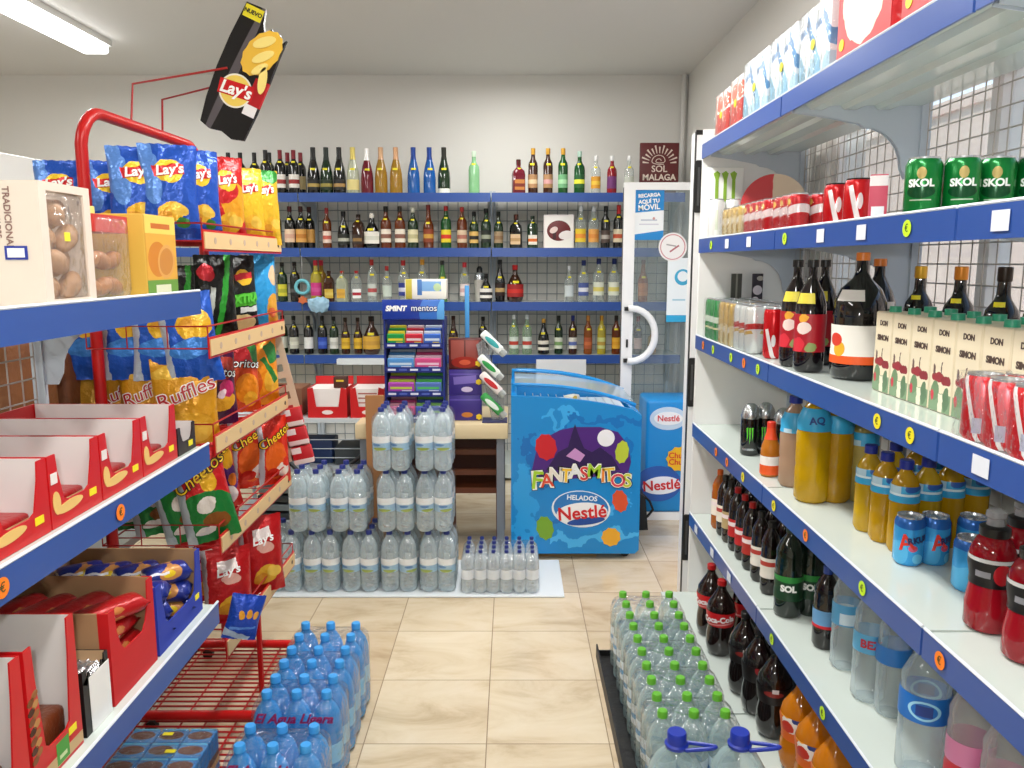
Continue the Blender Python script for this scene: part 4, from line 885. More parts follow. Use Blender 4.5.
bx_ = [colx(p, yf, .15) for p in (281, 320, 359, 398, 437)]
for i, X in enumerate(bx_):
    wp('bottom clear water pack, %s from the left in the stack' % ORD[i], X, ys, .0105)
mx_ = [colx(p, yf, .45) for p in (305.5, 347, 394.5, 433.5)]
for i, X in enumerate(mx_):
    wp('middle-layer clear water pack, %s from the left in the stack' % ORD[i], X, ys, .0105 + HP + .002)
for i, X in enumerate([colx(p, yf, .75) for p in (390, 433)]):
    wp('top clear water pack, the %s one, reaching highest of all' % ('left', 'right')[i], X, ys - .01, .0105 + 2 * (HP + .002))
xp = colx(500, 3.56, .1)
water_pack('low pack of small clear water bottles beside the freezer', (xp, 3.66, .0105), 6, 4, .030, .205, 'eef8fc', .30, '24327a', 'e4eef8', film='f6faff', pm=M('e6eef6', .4))
# blue bottle packs on the left floor
BL = 'd01c6e'
def script_text(t):
    def fn(x, z, d): return Vector((x, -.0895 - d + .0, z + .225))
    return link('lettering', text_mesh('El Agua Ligera', .040, M('8a1450', .4), fn=lambda x, z, d: Vector((x, -.0925 - d + max(0, z) * .4, z * .9 + .238)), key='elagua', bold=.0012, shear=.35), t)
BT = PR('bluetop', '3a9adc', [('r', 0, .13, .012, .05, 0, 'e0f0fa')], .35)
for i, yc in enumerate((2.585, 2.405, 2.225, 1.985)):
    water_pack('pack of blue water bottles on the left floor, %s' % ('farthest from the camera', 'second from the far end', 'third, with red handwriting style letters', 'nearest the camera and lower')[i], (-.635, yc, .001), 3, 2, .0435, .30 if i < 3 else .285, '38a6f4', .66, '3f9fe8', '5ab4ec', film='d8f0ff', extra=script_text if i >= 2 else None, pm=M('7cc4f0', .35), lz=(.3, .5), capr=.36)
# flat pack of little brown and blue milkshake cartons on the left base shelf
t = thing('milkshake_pack', 'wrapped block of brown and blue milkshake cartons on the lowest left shelf', 'carton pack', (-.955, 1.99, .121))
shake = PR('shake', '2a78b8', [('e', 0, .03, .05, .02, 12, 'd8a060'), ('e', 0, .055, .05, .014, -10, '6a3a20')], .4, wob=.02)
for i in range(3):
    for j in range(3):
        c_ = link('carton', part_mesh('shk', lambda: B().rbox(-.038, -.032, 0, .038, .032, .115, .003, 1).mesh(shake)), t, (-.08 + i * .08, -.068 + j * .068, .0005))
        link('carton_top', part_mesh('shkt', lambda: B().lathe([(0, 0), (1, 0), (0, .001)], 20).mesh(PR('shkt', '5a2c18', [], .4))), c_, (0, 0, .1155), sc=(.034, .02, 1))
        link('drawn_straw', part_mesh('shks', lambda: B().box(-.036, -.003, 0, .036, .003, .001).mesh(M('4ab0d8', .4))), c_, (0, .027, .1155))
link('shrink_film', B().rbox(-.122, -.104, 0, .122, .104, .119, .008).mesh(wrap('eef6fa')), t)
for (a, b_) in ((-.01, .07), (.03, -.01)): link('price_tag', B().box(-.014, -.007, 0, .014, .007, .001).mesh(YEL), t, (a, b_, .1195))

# =================================================================== CRISP BAGS
def bag_y(u, v, d):
    e = max(0, min(1, (v - .055) / .89)); 
    if e <= 0 or e >= 1: return 0
    return d / 2 * max(0, 1 - abs(u) ** 2.6) ** .55 * math.sin(PI * e) ** .45
def bag_mesh(w, h, d, mat, seed=0):
    rr = random.Random(seed); b = B(); nx, nz = 14, 18
    ph = [rr.uniform(0, 6) for _ in range(4)]
    def pt(i, j, s):
        u = -1 + 2 * i / nx; v = j / nz
        x = u * w / 2 * (1 - .07 * math.sin(PI * v) + .012 * math.sin(9 * v + ph[0])); y = bag_y(u, v, d)
        y += .0035 * math.sin(11 * u + ph[1]) * math.sin(8 * v + ph[2]) * (1 if 0 < y else 0)
        if j in (0, nz) and i % 2: v += (.008 if j else -.008)
        wv = .004 * math.sin(7 * u + ph[3]) if (v < .06 or v > .94) else 0
        return (x, s * max(y, .0006) * -1 + wv, v * h)
    g = [[[b.bm.verts.new(pt(i, j, s)) for j in range(nz + 1)] for i in range(nx + 1)] for s in (1, -1)]
    for s in (0, 1):
        for i in range(nx):
            for j in range(nz): b._f([g[s][i][j], g[s][i + 1][j], g[s][i + 1][j + 1], g[s][i][j + 1]])
    for j in range(nz):
        b._f([g[0][0][j], g[0][0][j + 1], g[1][0][j + 1], g[1][0][j]]); b._f([g[0][nx][j], g[1][nx][j], g[1][nx][j + 1], g[0][nx][j + 1]])
    for i in range(nx):
        b._f([g[0][i][0], g[1][i][0], g[1][i + 1][0], g[0][i + 1][0]]); b._f([g[0][i][nz], g[0][i + 1][nz], g[1][i + 1][nz], g[1][i][nz]])
    me = b.mesh(mat, 60); return me
BAGM = {}
WRK = (38, .55, .012)
def chips(cx, cz, s=1.0): return [('e', cx, cz, .035 * s, .026 * s, 20, 'e8b02c'), ('e', cx + .02 * s, cz + .008, .022 * s, .017 * s, -20, 'f2c850'), ('e', cx - .018 * s, cz - .012, .02 * s, .014 * s, 30, 'd8962a')]
LG = [('e', 0, .20, .040, .034, 0, 'f0c830'), ('r', 0, .203, .042, .016, 8, 'cc1a20')]
BK = {
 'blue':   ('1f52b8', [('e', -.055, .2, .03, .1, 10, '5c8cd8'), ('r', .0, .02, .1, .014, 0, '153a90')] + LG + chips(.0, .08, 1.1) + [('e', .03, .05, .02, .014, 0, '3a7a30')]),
 'bluesil':('2058c0', [('r', -.068, .14, .014, .2, 0, 'c2ccd8'), ('e', .02, .18, .05, .05, 0, 'e8b428'), ('e', .0, .11, .06, .03, 10, '3f86d8')] + chips(.02, .2, 1.1)),
 'red':    ('c41a1e', [('e', .03, .13, .06, .07, 20, 'e8a020'), ('e', .0, .16, .05, .03, 30, 'c41a1e')] + LG + chips(.0, .06, 1.4)),
 'yellow': ('e8bc28', [('e', -.03, .24, .05, .03, 20, 'f2d860')] + LG + chips(.0, .07, 1.3)),
 'greeny': ('e0b428', [('r', -.06, .15, .02, .2, 8, '2c8a34'), ('e', .03, .26, .05, .03, 0, '2c8a34')] + LG + chips(.02, .07, 1.2)),
 'xtra':   ('121614', [('r', .03, .12, .055, .022, 6, '4ab02c'), ('r', .035, .085, .04, .010, 6, 'e8ece8'), ('e', .0, .035, .06, .03, 0, 'd8c088'), ('e', .02, .2, .035, .028, 0, 'f0c030'), ('r', .02, .205, .036, .012, 10, 'c8202a'), ('r', -.062, .14, .010, .15, 0, 'b0141c')]),
 'grnblk': ('101410', [('r', .02, .14, .012, .2, -14, '2c9a30'), ('e', -.04, .22, .03, .03, 0, 'c82430'), ('r', -.03, .12, .01, .05, -12, 'c0c8c0')]),
 'light':  ('2f9ede', [('r', -.062, .14, .02, .2, 0, 'c4ccd4'), ('e', .05, .07, .035, .06, 0, 'e8a83a'), ('e', .055, .2, .02, .04, 0, 'e8c8a0'), ('e', .04, .06, .02, .02, 0, 'd86a3a')]),
 'ruffles':('d8981c', [('e', -.03, .24, .05, .02, 10, 'e8b840'), ('e', .0, .07, .07, .05, 0, 'e0a428'), ('e', .02, .06, .045, .03, 20, 'f2c048'), ('e', -.03, .04, .03, .02, 0, 'f0b838')]),
 'doripur':('4a1440', [('e', .02, .2, .06, .04, 20, 'b03a2c'), ('r', -.066, .14, .014, .2, 0, 'c8bcc8'), ('e', .02, .08, .045, .03, 20, 'f0b030'), ('e', .03, .13, .03, .03, 0, 'c8306a'), ('e', .01, .11, .02, .014, 40, 'f0d8e0')]),
 'doriorg':('d84818', [('e', .0, .22, .07, .03, 0, 'b8242a'), ('e', .02, .09, .05, .06, 10, 'f08c1c'), ('e', .03, .05, .03, .03, 0, 'f4b030'), ('r', .055, .24, .02, .05, 20, '2a7a34')]),
 'dorigrn':('ee9018', [('r', .04, .22, .03, .04, 20, '2c8038'), ('e', .03, .1, .04, .05, 0, 'f4b838'), ('r', .02, .15, .012, .06, 30, '2c8038'), ('e', -.04, .1, .02, .05, 0, 'd86018')]),
 'cheegrn':('c41c20', [('e', .0, .06, .1, .09, 0, '1c7a34'), ('r', -.066, .12, .014, .2, 0, 'b8c0c4'), ('e', .0, .11, .03, .022, 20, 'e8e0d8'), ('e', .02, .06, .04, .025, -10, '8a5018'), ('e', -.02, .035, .03, .014, 10, 'f0e8e0'), ('e', .02, .18, .025, .035, 0, 'e0a818')]),
 'cheepur':('c02420', [('e', .02, .10, .07, .05, 20, '5c2078'), ('e', .04, .18, .03, .04, 0, 'e0a018'), ('e', .02, .05, .045, .035, 0, 'e8dcd8'), ('e', .05, .1, .02, .02, 0, 'd87018')]),
 'cheeorg':('d42a14', [('e', .0, .1, .05, .08, 0, 'e8641a'), ('r', -.066, .14, .012, .2, 0, 'c0bcc4'), ('e', .03, .06, .035, .03, 0, 'f2e6dc'), ('e', .05, .09, .02, .02, 0, 'e0301c'), ('e', -.02, .05, .03, .02, 0, 'c81c10')]),
 'redlays':('b81418', [('r', -.07, .14, .008, .2, 0, 'b4a8ac'), ('r', .0, .22, .03, .018, 10, 'e8dcd8'), ('e', .01, .17, .03, .02, 0, 'e8b0a0')] + chips(.01, .07, 1.3)),
 'bluehang':('1a44b0', [('r', -.03, .03, .08, .02, -20, 'b8c8dc'), ('e', -.02, .16, .014, .03, 10, 'e8a02c'), ('e', .015, .17, .014, .03, 0, 'e8a02c'), ('e', .045, .165, .012, .026, -10, 'e8a840'), ('r', .0, .08, .06, .008, 10, '5a8ad8')]),
 'goldsil':('c8942a', [('r', -.05, .14, .03, .2, 0, 'c8c4bc'), ('e', .02, .08, .04, .04, 0, 'e0b040')]),
}
WHT = M('fafaf6', .5); DRED = M('b8141c', .45); YLT = M('f0c420', .45)
def bag(kind, label, x, y, z, rz, w=.16, h=.25, d=.06, words=None, lean=0, roll=0, grp=None, group=None):
    base, shp = BK[kind]
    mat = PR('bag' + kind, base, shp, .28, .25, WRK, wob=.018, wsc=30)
    sx, sz = w / .16, h / .28
    key = (kind, R.randint(0, 2))
    if key not in BAGM: BAGM[key] = bag_mesh(.16, .28, .062, mat, hash(kind) % 97 if False else len(BAGM))
    t = thing('crisp_bag', label, 'snack bag', (x, y, z), 0, group, rot=(lean, roll, rz)); t.scale = (sx, d / .062, sz)
    link('foil_bag', BAGM[key], t)
    fn = lambda x, z, dd: Vector((x, -bag_y(max(-1, min(1, x / .075)), z / .28, .062) - .0045 - dd, z))
    for li, (s, size, mm, cx, cz, an, bo) in enumerate(words or ()):
        ca, sa = math.cos(an), math.sin(an)
        f2 = lambda x, z, dd: fn(cx + x * ca - z * sa, cz + x * sa + z * ca, dd + li * .0022)
        link('lettering', text_mesh(s, size, mm, fn=f2, key=(kind, cx, cz, an, li), bold=bo, maxlen=.012, ext=.0006, shear=.2), t)
    return t
LAYS = [("Lay's", .040, WHT, 0, .203, .14, .0012)]
RUF = [('Ruffles', .056, WHT, 0, .178, .42, .0026), ('Ruffles', .056, DRED, .0, .178, .42, .0)]
CHE = [('Cheetos', .050, BLACK, .0, .20, .45, .0026), ('Cheetos', .050, YLT, .0, .20, .45, .0)]
DOR = [('Doritos', .046, BLACK, 0, .19, -.12, .0024), ('Doritos', .046, WHT, 0, .19, -.12, .0)]
XTR = [('XTRA', .040, M('5ac83a', .5), .02, .122, .1, .0018)]
# ---- the red wire rack
RX0, RX1, RY0, RY1 = -1.24, -.885, 2.31, 3.07
TZ = [1.61, 1.30, 1.01, .70, .365]
rk = thing('display_rack', 'red wire crisp rack with wooden price strips beside the left shelves', 'rack', ((RX0 + RX1) / 2, (RY0 + RY1) / 2, 0))
def RL(b, name, m, sm=40, par=None):
    me = b.mesh(m, sm); me.transform(Matrix.Translation((-(RX0 + RX1) / 2, -(RY0 + RY1) / 2, 0))); return link(name, me, par or rk)
loop = [(-1.225, 2.34, .03), (-1.225, 2.34, 1.0), (-1.225, 2.34, 1.88)]
for k in range(1, 7):
    a = k / 6 * PI / 2; loop.append((-1.225 + .01 * math.sin(a), 2.34 + .10 * (1 - math.cos(a)), 1.88 + .10 * math.sin(a)))
for k in range(0, 7):
    a = k / 6 * PI / 2; loop.append((-1.145, 2.90 + .10 * math.sin(a), 1.96 - .10 * (1 - math.cos(a))))
loop += [(-1.145, 3.0, 1.0), (-1.145, 3.0, .03)]
RL(B().tube(loop, .017, 12), 'loop_frame', REDP)
WIRE = M('a81818', .35)
for i, z in enumerate(TZ):
    b = B()
    for (zz) in (z + .0, z + .065 if i else z + .05):
        b.tube([(RX0, RY0, zz), (RX1, RY0, zz), (RX1, RY1, zz), (RX0, RY1, zz)], .0028, 5, closed=True)
    for k in range(12):
        y = RY0 + (RY1 - RY0) * k / 11; b.tube([(RX0, y, z), (RX1, y, z)], .002, 4)
    for k in range(4):
        x = RX0 + (RX1 - RX0) * k / 3
        b.tube([(x, RY0, z), (x, RY0, z + .065)], .002, 4); b.tube([(x, RY1, z), (x, RY1, z + .065)], .002, 4)
    tr = RL(b, 'wire_tray', WIRE)
    RL(B().box(RX1 + .001, RY0 - .006, z - .029, RX1 + .005, RY1 + .006, z + .033), 'red_edge', REDP, 0, tr)
    strip = B().box(RX1 + .005, RY0, z - .022, RX1 + .008, RY1, z + .026)
    RL(strip, 'price_strip', M('d8b886', .6), 0, tr)
    for k in range(5):
        link('printed_mark', part_mesh('pmk', lambda: B().lathe([(0, 0), (.010, 0), (.010, .0008), (0, .0008)], 12, mat=Matrix.Rotation(PI / 2, 4, 'Y')).mesh(M('b8a08c', .6))), tr, (RX1 + .008 - (RX0 + RX1) / 2, RY0 + .08 + k * .13 - (RY0 + RY1) / 2, z + .002))
    link('hole', B().lathe([(0, 0), (.008, 0), (.008, .001), (0, .001)], 12, mat=Matrix.Rotation(PI / 2, 4, 'Y')).mesh(M('2a2018', .6)), tr, (RX1 + .008 - (RX0 + RX1) / 2, RY1 - .04 - (RY0 + RY1) / 2, z + .002))
b = B()   # base grid
b.tube([(-1.24, 2.12, .035), (-.90, 2.12, .035), (-.78, 2.30, .035), (-.78, 3.0, .035), (-1.24, 3.0, .035)], .004, 6, closed=True)
for k in range(28): y = 2.15 + k * .0305; b.tube([(-1.24, y, .035), (-.86 if y < 2.3 else -.785, y, .035)], .0036, 5)
for x in (-1.22, -1.10, -1.02, -.92): b.tube([(x, 2.02, .032), (x, 3.0, .032)], .0035, 5)
RL(b, 'base_grid', WIRE)
for y_ in (2.45, 2.95): RL(B().tube([(-1.225, y_, .06), (-.80, y_, .06)], .016, 10), 'foot_tube', REDP)
RL(B().tube([(-.885, 2.62, .05), (-.885, 2.62, .34)], .010, 8), 'lower_upright', REDP)
for (x, y) in ((-.82, 2.45), (-.82, 2.95), (-1.2, 2.45), (-1.2, 2.95)):
    link('caster', B().lathe([(0, -.01), (.02, -.01), (.02, .01), (0, .01)], 16, mat=Matrix.Rotation(PI / 2, 4, 'X')).mesh(BLACK), rk, (x - (RX0 + RX1) / 2, y - (RY0 + RY1) / 2, .021))
RL(B().tube([(-1.19, 2.58, 1.97), (-1.185, 2.60, 2.10), (-.89, 2.61, 2.15)], .0035, 6).tube([(-1.17, 2.76, 1.965), (-1.155, 2.74, 2.08), (-.92, 2.635, 2.105)], .0035, 6), 'topper_wire', WIRE)
# the hanging cardboard crisp bag
sx, sz = aty(243, 78, 2.62)
t = thing('hanging_sign', 'black cardboard crisp bag cut-out held on red wires above the rack', 'sign', (sx, 2.62, sz), 0, rot=(0, math.radians(25), 0)); t.scale = (.84, 1, .84)
pb = PR('laysblack', '161416', [('e', -.035, .0, .016, .3, -4, '5a5458'), ('r', .075, -.03, .028, .05, 0, 'b01820'), ('r', .07, -.10, .024, .02, 0, 'ece8e8'), ('e', -.005, -.055, .062, .062, 0, 'ece6d8'), ('e', -.005, -.055, .056, .056, 0, 'f0d060'), ('r', -.005, -.05, .066, .027, 8, 'c8151c')], .25)  # tall grey ellipse is a glossy sheen painted into the black
poly = [(-.085, -.21), (-.045, -.222), (.0, -.212), (.045, -.224), (.09, -.21), (.098, -.1), (.1, .02), (.098, .12), (.1, .19), (.085, .165), (.07, .2), (.052, .17), (.036, .205), (.018, .175), (.0, .21), (-.012, .26), (-.085, .255), (-.098, .12), (-.102, 0), (-.097, -.12)]
link('card', B().prism(poly, -.008, .008).mesh(pb), t)
YC = M('e8b838', .5); YC2 = M('f4dc80', .5)
def blob(cx, cz, rx, rz, an, y0, y1, n=22, jag=0):
    p = []
    for k in range(n):
        a = 2 * PI * k / n; q = 1 + (jag if k % 2 else -jag)
        x, z = math.cos(a) * rx * q, math.sin(a) * rz * q; p.append((cx + x * math.cos(an) - z * math.sin(an), cz + x * math.sin(an) + z * math.cos(an)))
    return B().prism(p, y0, y1)
link('crisp_picture', blob(.035, .11, .058, .095, -.35, -.011, -.0085, 26, .03).mesh(YC), t)
for (cx, cz, rx, rz, an) in ((.03, .15, .045, .018, .7), (.045, .10, .045, .016, .8), (.05, .055, .035, .014, .9), (.075, .02, .016, .05, .2)):
    link('crisp_ridge', blob(cx, cz, rx, rz, an, -.0135, -.0111, 18).mesh(YC2), t)
link('banner', B().box(-.082, -.0105, .205, -.012, -.0085, .25).mesh(M('e8d820', .5)), t); text(t, 'NUEVO', .02, BLACK, (-.047, -.011, .228), bold=.0008)
text(t, "Lay's", .062, WHT, (-.005, -.0095, -.052), rot=(0, -.13, 0), bold=.0016, shear=.15)
# ---- bags on the rack
def rb(px, py, Y):    # bag bottom centre that shows at (px,py) at depth Y
    return aty(px, py, Y)
def tray_bag(kind, label, px, Y, z, rz, h=.25, w=.16, words=None, lean=-.06, roll=0, d=.06):
    if rz > .6:      # the row along the aisle edge
        Y = min(2.99, .965 * F / (512 - px) / CP - .02); w *= .85
    dd = Y * CP + (H - z - h / 2) * SP; X = (px - 512) / F * dd
    return bag(kind, label, X, Y, z, rz, w, h, d, words, lean, roll)
A = .35
tray_bag('blue', 'blue crisp bag leftmost on the top tray, behind the cream carton', 62, 2.40, TZ[0] - .01, .1, .245, words=LAYS)
tray_bag('blue', 'blue crisp bag just right of the red rack post', 111, 2.42, TZ[0], .55, .235, words=LAYS)
tray_bag('blue', 'blue crisp bag second right of the red post on the top tray', 139, 2.36, TZ[0] + .003, .5, .265, words=LAYS)
tray_bag('blue', 'tallest blue crisp bag on the top tray', 170, 2.38, TZ[0] + .003, .45, .275, words=LAYS)
tray_bag('blue', 'blue crisp bag at the front corner of the top tray', 199, 2.42, TZ[0] + .003, .7, .27, words=LAYS)
tray_bag('red', 'red and yellow crisp bag on the top tray edge', 226, 2.60, TZ[0] + .003, .75, .28, words=LAYS)
tray_bag('yellow', 'yellow crisp bag between the red and the green ones', 248, 2.76, TZ[0] + .003, .8, .27, words=LAYS)
tray_bag('greeny', 'yellow and green crisp bag at the far end of the top tray', 264, 2.92, TZ[0] + .003, .8, .27, words=LAYS)
# second tray
tray_bag('bluesil', 'blue crisp bag with silver seam left of the post on the second tray', 88, 2.38, 1.20, .2, .25)
tray_bag('bluesil', 'blue crisp bag right of the post below the second tray wire', 128, 2.38, 1.20, .25, .25)
tray_bag('bluesil', 'blue crisp bag with yellow crisps, third along the second tray', 160, 2.37, 1.20, .3, .25)
tray_bag('bluesil', 'blue crisp bag at the near front corner of the second tray', 195, 2.37, 1.19, .3, .27, roll=-.12)
tray_bag('grnblk', 'black and green crisp bag at the near end of the second tray', 217, 2.56, TZ[1] + .003, .75, .27)
tray_bag('xtra', 'black and green crisp bag reading XTRA', 238, 2.66, TZ[1] + .003, .8, .27, words=XTR, w=.18)
tray_bag('light', 'light blue crisp bag with silver seam at the far end', 261, 2.88, TZ[1] + .003, .75, .275)
# third
tray_bag('goldsil', 'gold bag showing its silver back seam, left of the post', 84, 2.40, TZ[2] - .03, .1, .25)
tray_bag('ruffles', 'golden ridged crisp bag just right of the red post', 124, 2.44, TZ[2] - .03, .3, .27, words=RUF)
tray_bag('ruffles', 'golden ridged crisp bag, the middle of the three', 148, 2.40, TZ[2] - .03, .35, .28, words=RUF)
tray_bag('ruffles', 'golden ridged crisp bag in front with its name fully readable', 186, 2.36, TZ[2] - .03, .35, .285, words=RUF, w=.19)
tray_bag('doripur', 'purple and orange corn snack bag on the third tray', 217, 2.52, TZ[2] + .003, .7, .26, words=DOR)
tray_bag('doriorg', 'orange and red corn snack bag on the third tray', 240, 2.66, TZ[2] + .003, .75, .26, words=DOR, w=.18)
tray_bag('dorigrn', 'orange and green corn snack bag at the far end of the third tray', 263, 2.86, TZ[2] + .003, .8, .25)
# fourth
tray_bag('cheegrn', 'green cheese puff bag leftmost beyond the red post', 88, 2.44, TZ[3] + .003, .2, .23)
tray_bag('cheegrn', 'green and red cheese puff bag right of the red post', 132, 2.46, TZ[3] + .003, .3, .285, words=CHE)
tray_bag('cheegrn', 'green and red cheese puff bag, second right of the post', 160, 2.42, TZ[3] + .003, .3, .30, words=CHE, roll=-.15)
tray_bag('cheegrn', 'green and red cheese puff bag in front, leaning left', 192, 2.37, TZ[3] + .003, .35, .315, words=CHE, roll=-.25)
tray_bag('cheegrn', 'green and red cheese puff bag at the near front corner of the fourth tray', 213, 2.36, TZ[3] + .003, .45, .30, words=CHE, roll=-.18)
tray_bag('cheegrn', 'green and red cheese puff bag squeezed behind the leaning ones', 176, 2.50, TZ[3] + .003, .4, .29, words=CHE, roll=-.2)
tray_bag('cheepur', 'red and purple cheese puff bag on the fourth tray', 222, 2.52, TZ[3] + .003, .65, .28, words=CHE, roll=-.12)
tray_bag('cheeorg', 'orange cheese puff bag with silver seam on the fourth tray', 250, 2.68, TZ[3] + .003, .75, .27, words=CHE, w=.19)
tray_bag('cheeorg', 'orange cheese puff bag at the far end of the fourth tray', 274, 2.88, TZ[3] + .003, .8, .26, words=CHE)
for ti, (kd, nm) in enumerate((('blue', 'blue'), ('grnblk', 'black and green'), ('doripur', 'purple'), ('cheegrn', 'green and red'), ('redlays', 'dark red'))):
    for k in range(4):
        bag(kd, '%s bag in the second line, %s tray, %s from near end' % (nm, ('top', 'second', 'third', 'fourth', 'lowest')[ti], ORD[k]), -1.13 + .02 * (k % 2), 2.50 + .15 * k, TZ[ti] + .003, 1.0, .16, .235, .055, None, -.05, 0)
# fifth
tray_bag('redlays', 'dark red crisp bag at the near end of the lowest tray', 228, 2.50, TZ[4] + .003, .5, .25, words=[("Lay's", .04, WHT, 0, .20, .14, .001)])
tray_bag('redlays', 'red crisp bag with crisp picture on the lowest tray', 262, 2.74, TZ[4] + .003, .6, .28, words=[("Lay's", .04, WHT, 0, .20, .14, .001)])
tray_bag('redlays', 'red crisp bag lying deepest on the lowest tray', 205, 2.66, TZ[4] + .003, .2, .22)
bg = bag('bluehang', 'small blue snack bag hanging at the end of the blue shelf rail', -.805, 2.20, .455, .5, .10, .135, .04, None, 0, .3)

# =================================================================== LEFT SHELF GOODS
XA = -.80   # front edge
def tray_box(label, y0, y1, z, h, lip, outer, inner='e9e5e2', depth=.34, cut=True, x1=-.832, decor=None, tagc=True, name='display_box'):
    """open shelf-ready box, open towards the aisle; origin at its near front corner"""
    t = thing(name, label, 'box', ((x1 - depth / 2), (y0 + y1) / 2, z))
    W = (y1 - y0) / 2 - .0015; D = depth / 2; th = .003
    om = outer if not isinstance(outer, str) else M(outer, .4); im = M(inner, .6)
    # sides: cut down towards the front
    side = [(-D, 0), (D, 0), (D, h * .98), (D - .02, h), (-D, h)] if not cut else [(-D, 0), (D, 0), (D, h), (D - .03, h), (-D, h * 1.0)]
    for s in (-1, 1):
        y = s * W
        b = B(); b.prism(side, min(y, y - s * th), max(y, y - s * th)); link('side_panel', b.mesh(om), t)
        link('inner_lining', B().prism([(p[0] * .985, p[1] * .99 + .001) for p in side], min(y - s * th, y - s * (th + .001)), max(y - s * th, y - s * (th + .001))).mesh(im), t)
    link('back_panel', B().box(-D - th, -W, 0, -D, W, h).mesh(om), t)
    link('bottom', B().box(-D, -W, 0, D, W, th).mesh(om), t)
    link('front_lip', B().box(D, -W, 0, D + th, W, lip).mesh(om), t)
    # corner flaps
    for s in (-1, 1):
        f_ = min(1, W / .09)
        p = [(s * W, lip), (s * W, h), (s * (W - .026 * f_), h), (s * (W - .030 * f_), h * .75), (s * (W - .045 * f_), lip * 1.15), (s * (W - .06 * f_), lip)]
        link('corner_flap', B().prism(p, D, D + th, axis='x').mesh(om), t)
    if tagc: link('price_tag', B().box(D + th, W - .045, lip - .018, D + th + .001, W - .02, lip - .004).mesh(YEL), t)
    if decor: decor(t, W, D)
    return t
REDB = M('c8141a', .35)
CRM = M('e8c070', .5)
def biscuit_decor(t, W, D):
    me = blob(0, 0, .045, .010, .05, 0, .001, 24, 0).mesh(CRM); link('biscuit_picture', me, t, (D + .004, -W + .06, .030), PI / 2); link('biscuit_picture', blob(0, 0, .012, .022, .1, 0, .001, 20, 0).mesh(CRM), t, (D + .0045, -W + .018, .045), PI / 2)
    me = B().box(-.010, 0, -.010, .010, .001, .010).mesh(M('e8e0dc', .5)); link('brand_patch', me, t, (D + .0045, -W + .0145, .092), PI / 2)
def packets(label0, n, x0, x1, y0, y1, z, mat, size=(.13, .04, .03), cat='biscuit packet', name='biscuit_packet', rz=0, ang_=.1):
    for i in range(n):
        q = (i + .5) / n
        t = thing(name, '%s, %s counted from the wall side' % (label0, ORD[i]), cat, (x0 + (x1 - x0) * q, (y0 + y1) / 2, z), 0, label0[:40], rot=(0, 0, rz + R.uniform(-ang_, ang_)))
        l, w, h = size
        link('wrapper', part_mesh(('pk', mat.name, size), lambda: B().lathe([(0, -l / 2), (w * .15, -l / 2 + .001), (w * .35, -l / 2 + .012), (w * .5, -l / 2 + .025), (w * .5, l / 2 - .025), (w * .35, l / 2 - .012), (w * .15, l / 2 - .001), (0, l / 2)], 10, mat=Matrix.Translation((0, 0, h / 2 + .002)) @ Matrix.Rotation(PI / 2, 4, 'X') , flat=h / w).mesh(mat, 60)), t)
bis = PR('bisp', 'b81c20', [('r', 0, .02, .03, .006, 0, 'e8c890')], .3, .1, (60, .4, .006))
ys_ = [(1.20, 1.378), (1.38, 1.558), (1.56, 1.738), (1.74, 1.925)]
for i, (a, b_) in enumerate(ys_):
    tray_box('red and white open biscuit box on the middle left shelf, %s from the camera' % ORD[i], a, b_, LZ[1] + .001, .135, .042, REDB, decor=biscuit_decor)
    for k in range(4):
        t = thing('biscuit_packet', 'red biscuit packet lying in the %s open red box from the camera, %s back' % (ORD[i], ORD[k]), 'packet', (-.89 - k * .07, (a + b_) / 2, LZ[1] + .005))
        link('wrapper', part_mesh('bpk', lambda: B().rbox(-.03, -.082, 0, .03, .082, .035, .008).mesh(bis, 50)), t)
t = tray_box('dark open box behind the four red biscuit boxes on the middle shelf', 1.93, 2.04, LZ[1] + .001, .07, .03, M('281a18', .4), decor=None)
# lower shelf
L3 = LZ[0] + .001
nut = PR('nutbox', 'b8161a', [('r', 0, .02, .2, .016, 0, 'd8b078'), ('e', 0, .05, .03, .012, 10, '7a4420'), ('e', .05, .03, .02, .012, 0, '5a3018')], .4, wob=.02)
def nut_decor(t, W, D):
    for k in range(14):
        m_ = M(('7a4520', '9a6230', '4a2814', 'b8864a')[k % 4], .5)
        link('nut_picture', part_mesh(('nut', k % 4), lambda: blob(0, 0, .010, .007, .4, 0, .0015, 10).mesh(m_)), t, (D + .0035, -W + .008 + (k % 2) * .012, .06 + k * .009), PI / 2)
    link('band', B().box(-W, 0, .006, W, .001, .028).mesh(M('c8a878', .5)), t, (D + .0032, 0, 0), PI / 2)
    link('green_panel', B().box(-.02, 0, .008, .02, .0012, .05).mesh(PR('grp', '4a9a3a', [('r', 0, .02, .012, .004, 0, 'c8d8a0')], .5)), t, (D + .0035, .01, 0), PI / 2)
tray_box('large white-sided biscuit box at the left edge of the lower shelf', 1.06, 1.255, L3, .265, .06, REDB, decor=nut_decor)
tray_box('large white-sided nut biscuit box, second from the camera on the lower shelf', 1.262, 1.42, L3, .265, .06, REDB, decor=nut_decor)
nb = PR('nutbar', '7a3c20', [('e', .01, .02, .03, .008, 0, 'c89058'), ('e', -.03, .015, .02, .006, 0, '4a2010')], .3, .1, (60, .5, .006), wob=.03)
for bi, (a, b_) in enumerate(((1.06, 1.255), (1.262, 1.42))):
    for k in range(4):
        t = thing('biscuit_packet', 'brown nut biscuit packet in the %s big white-sided box, %s row back' % (('near', 'second')[bi], ORD[k]), 'packet', (-.885 - k * .075, (a + b_) / 2, L3 + .004))
        link('wrapper', part_mesh('npk', lambda: B().rbox(-.033, -.07, 0, .033, .07, .085, .012).mesh(nb, 50)), t)
